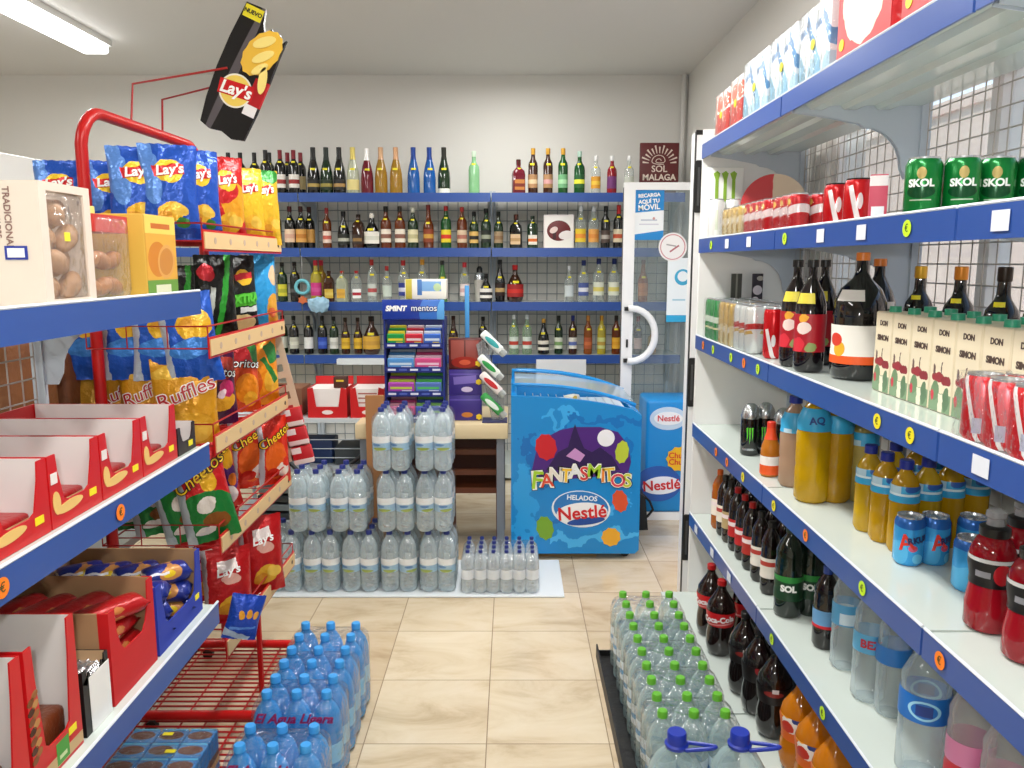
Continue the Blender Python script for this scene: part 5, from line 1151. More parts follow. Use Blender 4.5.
def small_dec(t, W, D):
    link('white_front', B().box(-W + .02, 0, .0, W, .001, .115).mesh(M('f0f0ee', .4)), t, (D + .0045, 0, 0), PI / 2)
tray_box('small black and white box of foil sweets on the lower left shelf', 1.43, 1.53, L3, .135, .11, M('141414', .4), decor=small_dec, tagc=False, inner='c8a880')
foil = M('d8d8dc', .2, .8, 1, 0, (70, .8, .01)); foilb = M('1c1c1c', .2, .4, 1, 0, (70, .8, .01))
for k in range(6):
    t = thing('wrapped_sweet', '%s foil wrapped sweet in the small black and white box, %s back' % (('silver', 'black')[k % 2], ORD[k]), 'sweet', (-.865 - k * .05, 1.48, L3 + .07 + .01 * (k % 3)), R.uniform(-.6, .6))
    link('foil', part_mesh(('fs', k % 2), lambda: bag_mesh(.07, .09, .03, (foil, foilb)[k % 2], 5)), t, rot=(-1.0, 0, 0))
CARD = M('b08a64', .75, var=.15)
tray_box('brown carton with red front full of red wrapped pastries', 1.54, 1.745, L3, .205, .10, PR('cartonD', 'b08a64', [('r', .17, .0, .02, .3, 0, 'c8141a')], .6), 'b08a64', tagc=False)
tray_box('brown carton with blue front full of blue wrapped pastries', 1.755, 2.02, L3, .17, .06, PR('cartonE', 'b08a64', [('r', .17, .0, .012, .3, 0, '2038a8')], .6), 'b08a64', tagc=True)
rp = PR('rpastry', 'b0181c', [('e', .0, .0, .03, .012, 10, 'd8905a'), ('e', .0, .03, .025, .008, 0, 'c87a40'), ('r', -.02, .015, .02, .004, 0, 'ece4e0')], .28, .15, (60, .5, .006), wob=.03)
bp = PR('bpastry', '1c2c84', [('e', .005, .035, .028, .018, 0, 'c88a4c'), ('e', .0, .036, .016, .008, 0, 'e8c820'), ('r', -.03, .04, .03, .003, 0, 'e8e8f0')], .28, .15, (60, .4, .006), wob=.02)
def pillow(mat, key, l=.12, w=.05, h=.032):
    def mk():
        b = B(); n, m = 12, 8
        g = {}
        for s in (1, -1):
            for i in range(n + 1):
                for j in range(m + 1):
                    u, v = i / n * 2 - 1, j / m * 2 - 1
                    z = s * h / 2 * max(0, 1 - abs(v) ** 2.4) ** .5 * max(0, 1 - (abs(u) ** 7)) ** .5
                    g[s, i, j] = b.bm.verts.new((u * l / 2, v * w / 2 * (1 if abs(u) < .95 else 1.0), z + h / 2))
            for i in range(n):
                for j in range(m): b._f([g[s, i, j], g[s, i + 1, j], g[s, i + 1, j + 1], g[s, i, j + 1]])
        bmesh.ops.remove_doubles(b.bm, verts=b.bm.verts[:], dist=.0003)
        return b.mesh(mat, 70)
    return part_mesh(key, mk)
n = 0
for lay in range(4):
    for k in range(4):
        t = thing('wrapped_pastry', 'red wrapped pastry in the red-fronted carton, %s layer, %s from the aisle' % (('bottom', 'second', 'third', 'top')[lay], ORD[k]), 'pastry',
                  (-.885 - k * .07, 1.64 + R.uniform(-.01, .01), L3 + .006 + lay * .045), PI / 2 + R.uniform(-.12, .12) - (.5 if lay == 3 else 0))
        link('wrapper', pillow(rp, 'rp', .17, .068, .044), t)
for lay in range(3):
    for k in range(4):
        for j in range(2):
            t = thing('wrapped_pastry', 'blue wrapped pastry in the blue-fronted carton, %s layer, %s from the aisle, %s one' % (('bottom', 'middle', 'top')[lay], ORD[k], ('near', 'far')[j]), 'pastry',
                      (-.89 - k * .072, 1.82 + .125 * j, L3 + .006 + lay * .048), .5 + R.uniform(-.25, .25))
            link('wrapper', pillow(bp, 'bp', .12, .07, .052), t)
# top left shelf
L1 = LZ[2] + .001
t = thing('pastry_carton', 'cream carton of pastries with sideways lettering TRADICIONAL and a clear window', 'carton', (-.98, 1.515, L1))
frame = B()
frame.box(-.185, -.095, 0, .155, .075, .005); frame.box(-.185, -.095, .005, .155, -.090, .22); frame.box(-.185, .07, .005, .155, .075, .22); frame.box(-.185, -.09, .005, -.18, .07, .22)
frame.box(.151, -.09, .005, .155, -.072, .22); frame.box(.151, .052, .005, .155, .07, .22); frame.box(.151, -.072, .205, .155, .052, .22); frame.box(.151, -.072, .005, .155, .052, .012)
frame.box(.10, -.09, .216, .151, .07, .22)
link('carton', frame.mesh(M('e4d5c6', .55)), t)
BRT = M('8c6a60', .6)
for (s_, x_, sz_, zz) in (('TRADICIONAL', .098, .0165, .155), ('HOJALDRE', .080, .012, .15), ('relleno de cabello', .068, .009, .14)):
    link('lettering', text_mesh(s_, sz_, BRT, bold=.0003), t, (x_, -.0955, zz), rot=(0, PI / 2, 0))
link('blue_mark', B().box(-.020, -.001, -.012, .020, 0, .012).mesh(M('2a3a9a', .5)), t, (.108, -.0955, .095)); link('brand_patch', B().box(-.015, -.002, -.008, .015, -.001, .008).mesh(WHT), t, (.108, -.0955, .095))
PAST = M('c89a70', .5, bmp=(45, .5, .01), var=.35)
for k in range(12):
    link('pastry', part_mesh(('past', k % 3), lambda: B().lathe([(0, -.032), (.010, -.03), (.018, -.013), (.021, 0), (.018, .015), (.009, .028), (0, .032)], 14, mat=Matrix.Rotation((.4, 1.0, -.7)[k % 3], 4, 'X')).mesh(PAST, 60)), t, (.126 - .02 * (k % 2), -.05 + .042 * (k % 3), .035 + .045 * (k // 3)))
link('plastic_window', B().rbox(.09, -.07, .012, .157, .05, .205, .012).mesh(wrap('f0e4dc', 25, .10)), t)
link('price_tag', B().box(0, -.009, -.008, .001, .009, .008).mesh(M('f0e83a', .5)), t, (.158, -.02, .125))
t = thing('pastry_bag', 'clear bag of small croissants beside the cream carton', 'bag of pastries', (-.92, 1.69, L1))
link('red_card', B().box(-.06, -.07, .14, .085, .07, .175).mesh(M('c83a34', .5)), t)
for k in range(12):
    link('croissant', part_mesh(('cro', k % 2), lambda: B().lathe([(0, -.035), (.010, -.03), (.017, -.012), (.018, 0), (.017, .012), (.010, .03), (0, .035)], 12, mat=Matrix.Rotation((1.2, 1.9)[k % 2], 4, 'X')).mesh(M('b87a44', .5, bmp=(60, .5, .01), var=.3), 60)), t, (.055 - .05 * (k // 6), -.045 + .045 * (k % 3), .028 + .055 * ((k // 3) % 2)))
link('clear_bag', B().rbox(-.09, -.07, 0, .092, .07, .175, .02, 3).mesh(wrap('f0ece8', 25, .10)), t)
cookie = PR('cookiebox', 'e0a83c', [('r', 0, .02, .3, .018, 0, '6a9a3a'), ('r', 0, .018, .04, .009, 0, 'dfe0c0'), ('r', 0, .165, .3, .022, 0, 'ecd060'), ('e', -.022, .085, .05, .04, 0, 'd08020'), ('e', .022, .08, .046, .038, 20, 'dca050'), ('e', .022, .08, .038, .03, 20, 'c88434'), ('r', 0, .16, .05, .006, 0, 'c86a20')], .45)
t = thing('biscuit_box', 'yellow and orange biscuit box nearest the end of the top left shelf', 'box', (-.90, 1.875, L1))
link('carton', B().rbox(-.085, -.082, 0, .085, .082, .185, .002, 1).mesh(M('e0b44c', .45)), t)
link('front_print', B().box(-.080, -.0006, .001, .080, 0, .184).mesh(cookie), t, (.0856, 0, 0), PI / 2)
for i, (y_) in enumerate((1.80, 1.90)):
    t = thing('flat_box', 'pale yellow and green box standing behind the orange biscuit box, %s' % ('near one', 'far one')[i], 'box', (-1.045, y_, L1))
    link('carton', part_mesh('fbx', lambda: B().rbox(-.05, -.04, 0, .05, .04, .21, .002, 1).mesh(PR('fbx', 'e6d87e', [('r', 0, .185, .03, .014, 0, '2f8a4a'), ('r', 0, .12, .04, .006, 0, 'd8c040')], .45))), t)
# goods on the far side of the left mesh
t = thing('bread_bag', 'bag of brown toast seen through the left mesh', 'bag of bread', (-1.37, 2.16, LZ[1] + .016))
link('bread', B().rbox(-.06, -.12, 0, .06, .12, .26, .02, 3).mesh(M('9a6238', .6, bmp=(40, .6, .01), var=.4), 50), t)
t = thing('bread_bag', 'second bag of brown toast behind the left mesh, farther away', 'bag of bread', (-1.37, 2.42, LZ[1] + .016))
link('bread', B().rbox(-.06, -.10, 0, .06, .10, .20, .02, 3).mesh(M('8a5230', .6, bmp=(40, .6, .01), var=.4), 50), t)
bs = thing('shelving_unit', 'shelf on the far side of the left mesh panel', 'shelf', (-1.46, 1.26, 0))
link('back_panel', B().box(-.19, -1.0, .1, -.18, 1.55, 1.42).mesh(SHELFW), bs)
for z in LZ[:2]: link('shelf', B().box(-.19, -1.0, z - .01, .2, 1.55, z + .015).mesh(SHELFW), bs)
link('base', B().box(-.19, -1.0, 0, .2, 1.55, .1).mesh(SHELFW), bs)
t = thing('tall_cabinet', 'white cabinet top showing behind the cream pastry carton', 'cabinet', (-2.45, 3.5, 0), -.12)
link('body', B().rbox(-.5, -.3, 0, .45, .3, 1.98, .01).mesh(M('f0f0ec', .4)), t); link('door', B().rbox(-.48, -.32, .1, .43, -.301, 1.95, .005).mesh(M('f4f4f0', .35)), t)

# =================================================================== ICE CREAM FREEZER
FB = M('1488cc', .35, bmp=(14, .12, .01)); 
FX0, FX1, FY0, FY1 = -.005, .665, 4.0, 4.66
fz = thing('ice_cream_freezer', 'blue ice cream freezer with curved glass top and purple FANTASMITOS print', 'freezer', ((FX0 + FX1) / 2, (FY0 + FY1) / 2, 0))
def FLk(b, name, m, sm=40, par=None):
    me = b.mesh(m, sm); me.transform(Matrix.Translation((-(FX0 + FX1) / 2, -(FY0 + FY1) / 2, 0))); return link(name, me, par or fz)
def top_z(x, hi=.0):
    u = max(0.0, (x - FX0) / (FX1 - FX0)); return .875 + hi - .01 * u - .072 * u ** 2.4
def outline(hi, z0, x0=FX0, x1=FX1, n=14, r=.03):
    p = [(x0 + .02, z0), (x1 - .02, z0), (x1, z0 + .02)]
    for k in range(n + 1):
        x = x1 - (x1 - x0) * k / n; p.append((x, top_z(x, hi) - (.02 if k in (0,) else 0)))
    p += [(x0, z0 + .02)]
    return p
bodyb = B(); bodyb.prism(outline(-.12, .05), FY0 + .02, FY1 - .02); FLk(bodyb, 'body', FB, 30)
for nm, ya, yb in (('front_panel', FY0, FY0 + .022), ('rear_panel', FY1 - .022, FY1)):
    me = B(); me.prism(outline(.0 if nm == 'front_panel' else -.035, .035), ya, yb)
    o = FLk(me, nm, FB if nm == 'rear_panel' else PR('freezer', '1486cc', [('e', -.26, .3, .05, .25, 0, '2c9ee0'), ('e', .1, .12, .25, .03, 5, '46b0ea'), ('e', -.2, .55, .04, .14, 20, '0e6cb8'), ('e', .22, .3, .07, .04, 40, '3aa6e6'), ('e', -.15, .2, .07, .03, -30, '0f70bc'), ('e', .15, .75, .2, .02, 5, '0f70bc'), ('e', -.1, .76, .12, .02, 0, '3aa6e6'), ('e', .25, .55, .04, .1, 0, '0f70bc'), ('e', 0, .25, .04, .05, 0, '46b0ea')], .3, wob=.3, wsc=9), 30)
# raised hoop frames of the glass top
def hoop(y, lift):
    p = []
    n = 20; p.append((FX0 + .012, y, .80))
    for k in range(n + 1):
        u = k / n; x = FX0 + .012 + (FX1 - FX0 - .024) * u
        z = .875 + lift * (1 - .75 * u ** 3) - .01 * u - .072 * u ** 2.4
        p.append((x, y, z))
    return p
FR = M('1a8ad0', .25)
FLk(B().tube(hoop(FY0 + .14, .038), .010, 8), 'lid_frame', FR); FLk(B().tube(hoop(FY1 - .03, .048), .012, 8), 'lid_frame', FR)
FLk(B().box(FX0, FY0 + .023, .80, FX0 + .03, FY1 - .023, .875), 'side_rail', FR); FLk(B().box(FX1 - .03, FY0 + .023, .74, FX1, FY1 - .023, .775), 'side_rail', FR)
gb = B(); n = 14
for k in range(n):
    u0, u1 = k / n, (k + 1) / n; x0 = FX0 + .02 + (FX1 - FX0 - .04) * u0; x1 = FX0 + .02 + (FX1 - FX0 - .04) * u1
    z = lambda u: .875 - .01 * u - .072 * u ** 2.4
    v = [gb.bm.verts.new(q) for q in ((x0, FY0 + .14, z(u0) + .03), (x1, FY0 + .14, z(u1) + .03), (x1, FY1 - .03, z(u1) + .03), (x0, FY1 - .03, z(u0) + .03))]; gb._f(v)
FLk(gb, 'glass_lid', clear('cfe4ee', .12, .02), 60)
FLk(B().box(FX0 + .05, FY0 + .05, .762, FX1 - .05, FY1 - .05, .766), 'inner_floor', M('dfe8ee', .4))
bw = B()
for k in range(12): x = FX0 + .08 + k * .045; bw.tube([(x, FY0 + .2, .80 - .003 * k), (x, FY1 - .1, .80 - .003 * k)], .003, 4)
FLk(bw, 'wire_basket', M('d0d4d8', .3, .5))
for (x, y) in ((.06, 4.06), (.60, 4.06), (.06, 4.6), (.60, 4.6)):
    FLk(B().lathe([(0, -.012), (.024, -.012), (.024, .012), (0, .012)], 16, mat=Matrix.Translation((x, y, .025)) @ Matrix.Rotation(PI / 2, 4, 'X')), 'caster', BLACK)
for (x, y) in ((.05, 4.2), (.20, 4.2), (.10, 4.42), (.28, 4.32), (.32, 4.48)):
    t = thing('ice_cream_tub', 'small yellow and white ice lolly pack inside the freezer near x %s' % 'abcde', 'ice cream', (x + .02, y, .7665), R.random())
    t['label'] = 'pale wrapped ice cream pack under the freezer glass'; t['group'] = 'ice creams inside the freezer'
    link('wrapper', part_mesh('icp', lambda: B().rbox(-.045, -.025, 0, .045, .025, .035, .008).mesh(PR('icp', 'e8e0d0', [('e', 0, .02, .02, .012, 0, 'd8b040')], .4))), t)
# printed picture on the front panel (flat decal pieces on the panel face)
def dec(name, b, m, layer, par=None):
    me = b.mesh(m, 0); me.transform(Matrix.Translation((-(FX0 + FX1) / 2, -(FY0 + FY1) / 2 + 0, 0))); return link(name, me, par or fz)
def fpx(x, y): return aty(x, y, FY0)
def blobpx(px, py, rx, ry, an=0, lay=1, n=28, jag=0):
    cx, cz = fpx(px, py); s = FY0 / F * .985
    p = []
    for k in range(n):
        a = 2 * PI * k / n; q = 1 + (jag if k % 2 else -jag)
        x, z = math.cos(a) * rx * q * s, math.sin(a) * ry * q * s; p.append((cx + x * math.cos(an) - z * math.sin(an), cz + x * math.sin(an) + z * math.cos(an)))
    return B().prism(p, FY0 - .0006 * lay - .0004, FY0 - .0006 * lay + .0004 if lay > 1 else FY0 + .0005)
def polypx(pts, lay): return B().prism([fpx(*p) for p in pts], FY0 - .0006 * lay - .0004, FY0 - .0006 * lay + .0004)
PUR, PUR2 = M('4c1f7a', .35), M('2c1450', .35)
dec('purple_scene', polypx([(532, 470), (536, 452), (545, 438), (560, 430), (575, 427), (600, 427), (618, 432), (628, 445), (631, 462), (628, 474), (580, 478), (545, 482)], 1), PUR, 1)
dec('moon', blobpx(606, 438, 9, 9, lay=2), M('f0f0f4', .4), 2)
dec('purple_hill', polypx([(546, 470), (558, 452), (568, 447), (571, 436), (575, 424), (579, 436), (584, 448), (592, 452), (600, 447), (612, 456), (620, 470)], 2), PUR2, 2)
dec('pink_streak', polypx([(566, 456), (575, 448), (585, 455), (580, 462)], 3), M('c890c8', .4), 3)
dec('red_splash', blobpx(546, 447, 11, 14, .2, 3, 18, .05), M('c81c28', .35), 3)
dec('yellow_green_splash', blobpx(622, 452, 7, 12, -.1, 3, 18, .05), M('b8c838', .4), 3)
dec('orange_splash', blobpx(620, 501, 8, 12, .2, 2, 18, .06), M('d8502a', .4), 2)
dec('green_splash', blobpx(545, 528, 9, 13, .2, 2, 18, .06), M('7aa82a', .4), 2)
dec('yellow_splash', blobpx(611, 537, 10, 10, -.6, 2, 18, .06), M('e8a82c', .4), 2)
wc = [M(c, .4) for c in ('a8d030', 'e04a34', 'e8e0d0', 'f0c030', 'e8e8e8', 'd83a3a', 'a8d030', 'e88028', 'e8c030', 'e04a5a', 'c8d040')]
word = 'FANTASMITOS'; xs_ = [537, 547, 556, 566, 575, 584, 594, 603, 609, 618, 627]
for i, ch in enumerate(word):
    cx, cz = fpx(xs_[i], 482 - 10 * math.sin(PI * i / 10) + (-1, 2)[i % 2]); s = .135 if i == 0 else .098
    for (bo, mm, yy) in ((.0085, M('1c1c1c', .5), -.0030), (.0055, M('f0f0e4', .5), -.0036), (.0018, wc[i], -.0042)):
        link('letter_' + 'shadow outline face'.split()[(.0085, .0055, .0018).index(bo)], text_mesh(ch, s, mm, bold=bo), fz, (cx - (FX0 + FX1) / 2, FY0 - (FY0 + FY1) / 2 + yy, cz), rot=(0, R.uniform(-.12, .12), 0))
dec('oval_rim', blobpx(581, 509, 31, 20, -.08, 2), M('e8f0f4', .35), 2); dec('oval_blue', blobpx(581, 508, 29, 18, -.08, 3), M('2a7ac0', .35), 3)
dec('oval_white', blobpx(582, 513, 27, 11.5, .06, 4), M('f4f4f4', .35), 4); dec('oval_shadow', blobpx(586, 521, 20, 4, .12, 5), M('1c4a98', .35), 5)
cx, cz = fpx(582, 498); link('lettering', text_mesh('HELADOS', .036, M('e8f0f8', .4), bold=.001), fz, (cx - (FX0 + FX1) / 2, FY0 - (FY0 + FY1) / 2 - .004, cz), rot=(0, .06, 0))
cx, cz = fpx(582, 513); link('lettering', text_mesh('Nestlé', .096, M('d01c24', .4), bold=.002), fz, (cx - (FX0 + FX1) / 2, FY0 - (FY0 + FY1) / 2 - .0045, cz), rot=(0, -.08, 0))
t = thing('wooden_plank', 'light wooden plank on the floor under the blue freezer', 'plank', (.33, 4.35, .0005))
link('board', B().box(-.22, -.3, 0, .12, .3, .012).mesh(M('b08a5c', .6, var=.2)), t)
# second freezer with Nestle and lollipop signs
f2 = thing('ice_cream_freezer', 'smaller blue freezer with yellow lollipop sign behind the white door', 'freezer', (1.0, 4.80, 0))
link('body', B().rbox(-.20, -.15, .05, .20, .15, .74, .02, 3).mesh(FB, 30), f2); link('base', B().box(-.2, -.145, 0, .2, .15, .05).mesh(WHITE), f2)
link('dark_oval', blob(-.07, .63, .11, .07, 0, -.153, -.1505, 30).mesh(M('c8dcec', .4)), f2); link('white_oval', blob(-.07, .63, .085, .04, 0, -.156, -.1535, 30).mesh(M('f4f4f4', .4)), f2)
text(f2, 'Nestlé', .05, M('d84048', .4), (-.07, -.157, .63), bold=.001)
link('dark_oval', blob(-.12, .23, .14, .11, 0, -.153, -.1505, 30).mesh(M('2458a8', .4)), f2); link('white_oval', blob(-.10, .22, .115, .055, .08, -.156, -.1535, 30).mesh(M('f0f2f6', .4)), f2)
text(f2, 'Nestlé', .085, M('d01c24', .4), (-.10, -.157, .22), rot=(0, -.08, 0), bold=.002)
link('yellow_splash', blob(.01, .385, .085, .075, 0, -.160, -.157, 22, .06).mesh(M('f0b818', .4)), f2)
for (s, z) in (('Chupa', .405), ('Chups', .365)): text(f2, s, .048, M('d8341c', .4), (.0, -.161, z), bold=.001)
bgk = thing('black_bag', 'black bag with a strap standing right behind the blue freezer', 'bag', (.745, 4.55, 0))
link('bag_body', B().prism([(-.06, 0.001), (.05, .001), (.03, .2), (-.05, .25), (-.06, .2)], -.08, .08).mesh(M('141414', .6)), bgk)
link('strap', B().tube([(.03, 0, .19), (.07, 0, .15), (.09, 0, .1), (.06, 0, .06), (.045, 0, .05)], .008, 6).mesh(M('101010', .6)), bgk)

# =================================================================== WHITE GLASS DOOR LEAF + JAMB
dr = thing('glass_door', 'white framed glass door leaf with a curved white handle and stickers', 'door', (.90, 5.0, 0))
def dl(b, name, m, sm=0):
    me = b.mesh(m, sm); me.transform(Matrix.Translation((-.90, -5.0, 0))); return link(name, me, dr)
WD = M('f4f4f4', .3)
dl(B().box(.685, 4.98, .02, .755, 5.02, 2.03), 'left_stile', WD); dl(B().box(1.12, 4.98, .02, 1.19, 5.02, 2.03), 'right_stile', WD)
dl(B().box(.755, 4.98, 1.985, 1.12, 5.02, 2.03), 'top_rail', WD); dl(B().box(.755, 4.98, .02, 1.12, 5.02, .12), 'bottom_rail', WD)
dl(B().box(.683, 4.985, .02, .685, 5.015, 2.0), 'edge_seal', M('5a5a5a', .5))
dl(B().box(.755, 4.995, .12, 1.12, 5.003, 1.985), 'glass_pane', clear('c8dcdc', .10, .02))
hp = [(.725, 4.955, 1.26)] + [(.735 + .145 * math.sin(PI * k / 14), 4.945, 1.10 + .16 * math.cos(PI * k / 14)) for k in range(15)] + [(.725, 4.955, .94)]
hp = [(.722, 4.945, 1.262)] + [(.74 + .15 * math.sin(PI * k / 14), 4.945, 1.10 + .165 * math.cos(PI * k / 14)) for k in range(15)] + [(.722, 4.945, .938)]
dl(B().tube(hp, .022, 10), 'curved_handle', WD, 40)
for z in (1.262, .938): dl(B().box(.70, 4.955, z - .012, .735, 4.981, z + .012), 'handle_mount', BLACK)
dl(B().box(.715, 4.972, 1.02, .727, 4.981, 1.07), 'lock', BLACK)
def poster(name, x0, y0, x1, y1, m, yy=4.992):
    (xa, zb), (xb, za) = aty(x0, y0, yy), aty(x1, y1, yy)
    cx, cz = (xa + xb) / 2, (za + zb) / 2
    return link(name, B().box(-(xb - xa) / 2, -.001, -(zb - za) / 2, (xb - xa) / 2, .001, (zb - za) / 2).mesh(m), dr, (cx - .9, yy - 5.0, cz)), cx, cz
o, cx, cz = poster('blue_poster', 635, 190, 663, 240, PR('poster', 'f2f6f8', [('r', 0, .1, .2, .078, 5, '1c88d0'), ('r', .0, -.15, .2, .045, 8, '1c88d0'), ('r', .0, -.03, .05, .004, 0, 'b8c0d0'), ('r', .0, -.055, .06, .003, 0, 'c8c8d8'), ('e', .03, -.02, .008, .008, 0, 'c89090')], .4))
for i, s in enumerate(('RECARGA', 'AQUÍ TU', 'MÓVIL')): text(o, s, (.03, .032, .046)[i], WHT, (-.002, -.0022, .118 - i * .036), rot=(0, -.08, 0), bold=.0012)
o, cx, cz = poster('tall_white_poster', 668, 258, 690, 322, PR('poster2', 'f0f6f8', [('r', 0, -.19, .2, .035, 0, '2aa8d8'), ('e', .02, .08, .05, .05, 0, '3aa8d0'), ('e', .02, .085, .032, .032, 0, 'f0f6f8'), ('r', -.0, -.06, .04, .005, 0, 'a8d0e0')], .4), 4.988)
x_, z_ = aty(673, 247, 4.98)
link('round_sticker', B().lathe([(0, 0), (.088, 0), (.088, .002), (0, .002)], 30, mat=Matrix.Rotation(PI / 2, 4, 'X')).mesh(PR('rstk', 'f4f0ee', [('e', 0, 0, .078, .078, 0, 'd0848a'), ('e', 0, 0, .072, .072, 0, 'f6f2f0'), ('r', .01, -.01, .034, .005, 35, 'b06068'), ('r', -.01, .01, .03, .004, -10, 'a8a0a0')], .4)), dr, (x_ - .9, -.012, z_))
# door jamb standing at the end of the right shelves
jb = thing('door_jamb', 'white upright panel with black hinge plates at the end of the right shelves', 'door', (.80, 3.56, 0))
link('panel', B().box(-.012, -.05, 0, .42, .05, 2.10).mesh(M('f0f1f1', .35)), jb)
link('black_edge', B().box(-.016, -.05, 0, -.0122, -.03, 2.10).box(-.016, -.052, 2.085, .045, -.0501, 2.105).mesh(BLACK), jb)
for z in (1.87, 1.02, .30):
    link('hinge_plate', B().rbox(-.013, -.058, z - .11, .013, -.0505, z + .11, .003, 1).mesh(BLACK), jb)
    link('hinge_slot', B().box(-.005, -.0595, z - .08, .004, -.0582, z + .08).mesh(M('484848', .4)), jb)

# =================================================================== DESK, GUM DISPLAY AND CLUTTER
dk = thing('counter_desk', 'beige topped desk under the chewing gum display', 'desk', (-.45, 4.28, 0))
DT = M('dcc8a0', .45)
link('desk_top', B().rbox(-.36, -.26, .645, .43, .26, .725, .006).mesh(DT), dk)
link('leg', B().box(.37, -.24, 0, .41, -.20, .645).mesh(M('7a8088', .4)), dk); link('leg', B().box(.37, .20, 0, .41, .24, .645).mesh(M('7a8088', .4)), dk)
link('leg', B().box(-.34, -.24, 0, -.30, -.20, .645).mesh(M('7a8088', .4)), dk); link('leg', B().box(-.34, .2, 0, -.30, .24, .645).mesh(M('7a8088', .4)), dk)
link('wooden_panel', B().box(-.3, .2, .25, .37, .225, .64).mesh(M('5a2c1c', .5, var=.3)), dk)
ch = thing('wooden_chair', 'brown wooden chair back standing under the desk', 'chair', (-.20, 4.12, 0))
WOOD = M('6e3a20', .45, var=.35)
for (x, y) in ((-.14, .0), (.13, .0)): link('leg', B().box(x - .015, y - .015, 0, x + .015, y + .015, .60).mesh(WOOD), ch)
for (x, y) in ((-.14, .34), (.13, .34)): link('leg', B().box(x - .015, y - .015, 0, x + .015, y + .015, .32).mesh(WOOD), ch)
for z in (.33, .43, .54): link('slat', B().box(-.125, -.010, z, .115, .010, z + .03).mesh(WOOD), ch)
link('seat', B().rbox(-.15, .016, .32, .14, .36, .345, .008).mesh(WOOD), ch)
# chewing gum display
gd = thing('gum_display', 'dark blue chewing gum display with headboard above the clear water packs', 'display stand', (-.50, 4.14, .727))
GB = M('1a2a78', .35); gw = .155
link('frame', B().box(-gw, -.09, 0, -gw + .01, .09, .54).box(gw - .01, -.09, 0, gw, .09, .54).box(-gw, .08, 0, gw, .09, .54).box(-gw, -.1, 0, gw, .09, .01).mesh(GB), gd)
hb = link('header', B().rbox(-gw - .002, -.105, .535, gw + .002, -.09, .635, .003).mesh(PR('gumhead', '1a3a9c', [('e', .16, .57, .13, .12, 0, '2f6cc4'), ('e', .18, .56, .06, .1, 0, '58a0dc')], .3)), gd)
text(gd, 'SMINT', .036, WHT, (-.088, -.1065, .59), bold=.0018, shear=.2); text(gd, 'mentos', .044, M('1c2a70', .4), (.055, -.1075, .592), bold=.003); text(gd, 'mentos', .044, M('e4ecf4', .4), (.055, -.1085, .592), bold=.0002)
fillc = [[('1f9a4c', 'e8d83a'), ('c8283c', 'f0d8dc'), ('3a6ac8', 'dce8f4')], [('5a9ad8', 'd0e4f4'), ('d8508a', 'f0c8dc')], [('b04ab0', 'c8d850'), ('5a78c0', '5ac860')], [('d85a90', 'e8a8b8'), ('4a60b8', '8ac86a')]]
for r_ in range(4):
    z = .395 - r_ * .125
    s_ = link('tray', B().box(-gw + .01, -.10, z, gw - .01, .08, z + .008).box(-gw + .01, -.105, z - .006, gw - .01, -.10, z + .022).mesh(GB), gd)
    for k in range(5): link('tray_mark', part_mesh(('tmk', k % 2), lambda: B().box(-.02, -.0012, -.005, .02, 0, .005).mesh(M('d8dcec', .5) if k % 2 == 0 else M('4a5cb0', .5))), s_, (-.115 + .057 * k, -.1052, z + .008))
    n = len(fillc[r_]); ww = (2 * gw - .03) / n
    for k, (ca_, cb_) in enumerate(fillc[r_]):
        for q in range(4):
            t = thing('gum_packet', '%s row of the gum display, %s slot, %s packet from the front' % (('top', 'second', 'third', 'lowest')[r_], ORD[k], ORD[q]), 'gum packet', (-.50 - gw + .015 + ww * (k + .5), 4.14 - .085 + q * .035, .727 + z + .009), 0, 'gum packets in the blue display')
            cc = (ca_, cb_)[q % 2]
            link('wrapper', part_mesh(('gum', ww, cc, q), lambda: B().rbox(-ww / 2 + .003, -.008, 0, ww / 2 - .003, .008, .058 + q * .012, .003, 1).mesh(PR('gum%s%d' % (cc, q), cc, [('r', 0, .03 + q * .012, ww * .4, .006, 0, cb_ if q % 2 == 0 else 'f0f0f4'), ('r', ww * .2, .012, ww * .18, .006, 0, 'f0d830' if r_ == 0 else 'e8e8f0')], .35))), t, rot=(.15, 0, 0))
t = thing('white_box', 'flat white and blue box lying on the gum display header', 'box', (-.41, 4.15, .727 + .5415))
t.location = (-.44, 4.13, .727 + .636)
link('carton', B().rbox(-.105, -.055, .0, .105, .055, .10, .003).mesh(PR('wbx', 'efece0', [('r', -.085, .05, .016, .1, 0, 'c8b848'), ('r', .03, .065, .05, .025, 0, '7aa8d8'), ('r', -.03, .06, .012, .04, 0, '4a78b8'), ('e', .06, .06, .02, .02, 0, 'b8d0a0')], .45)), t)
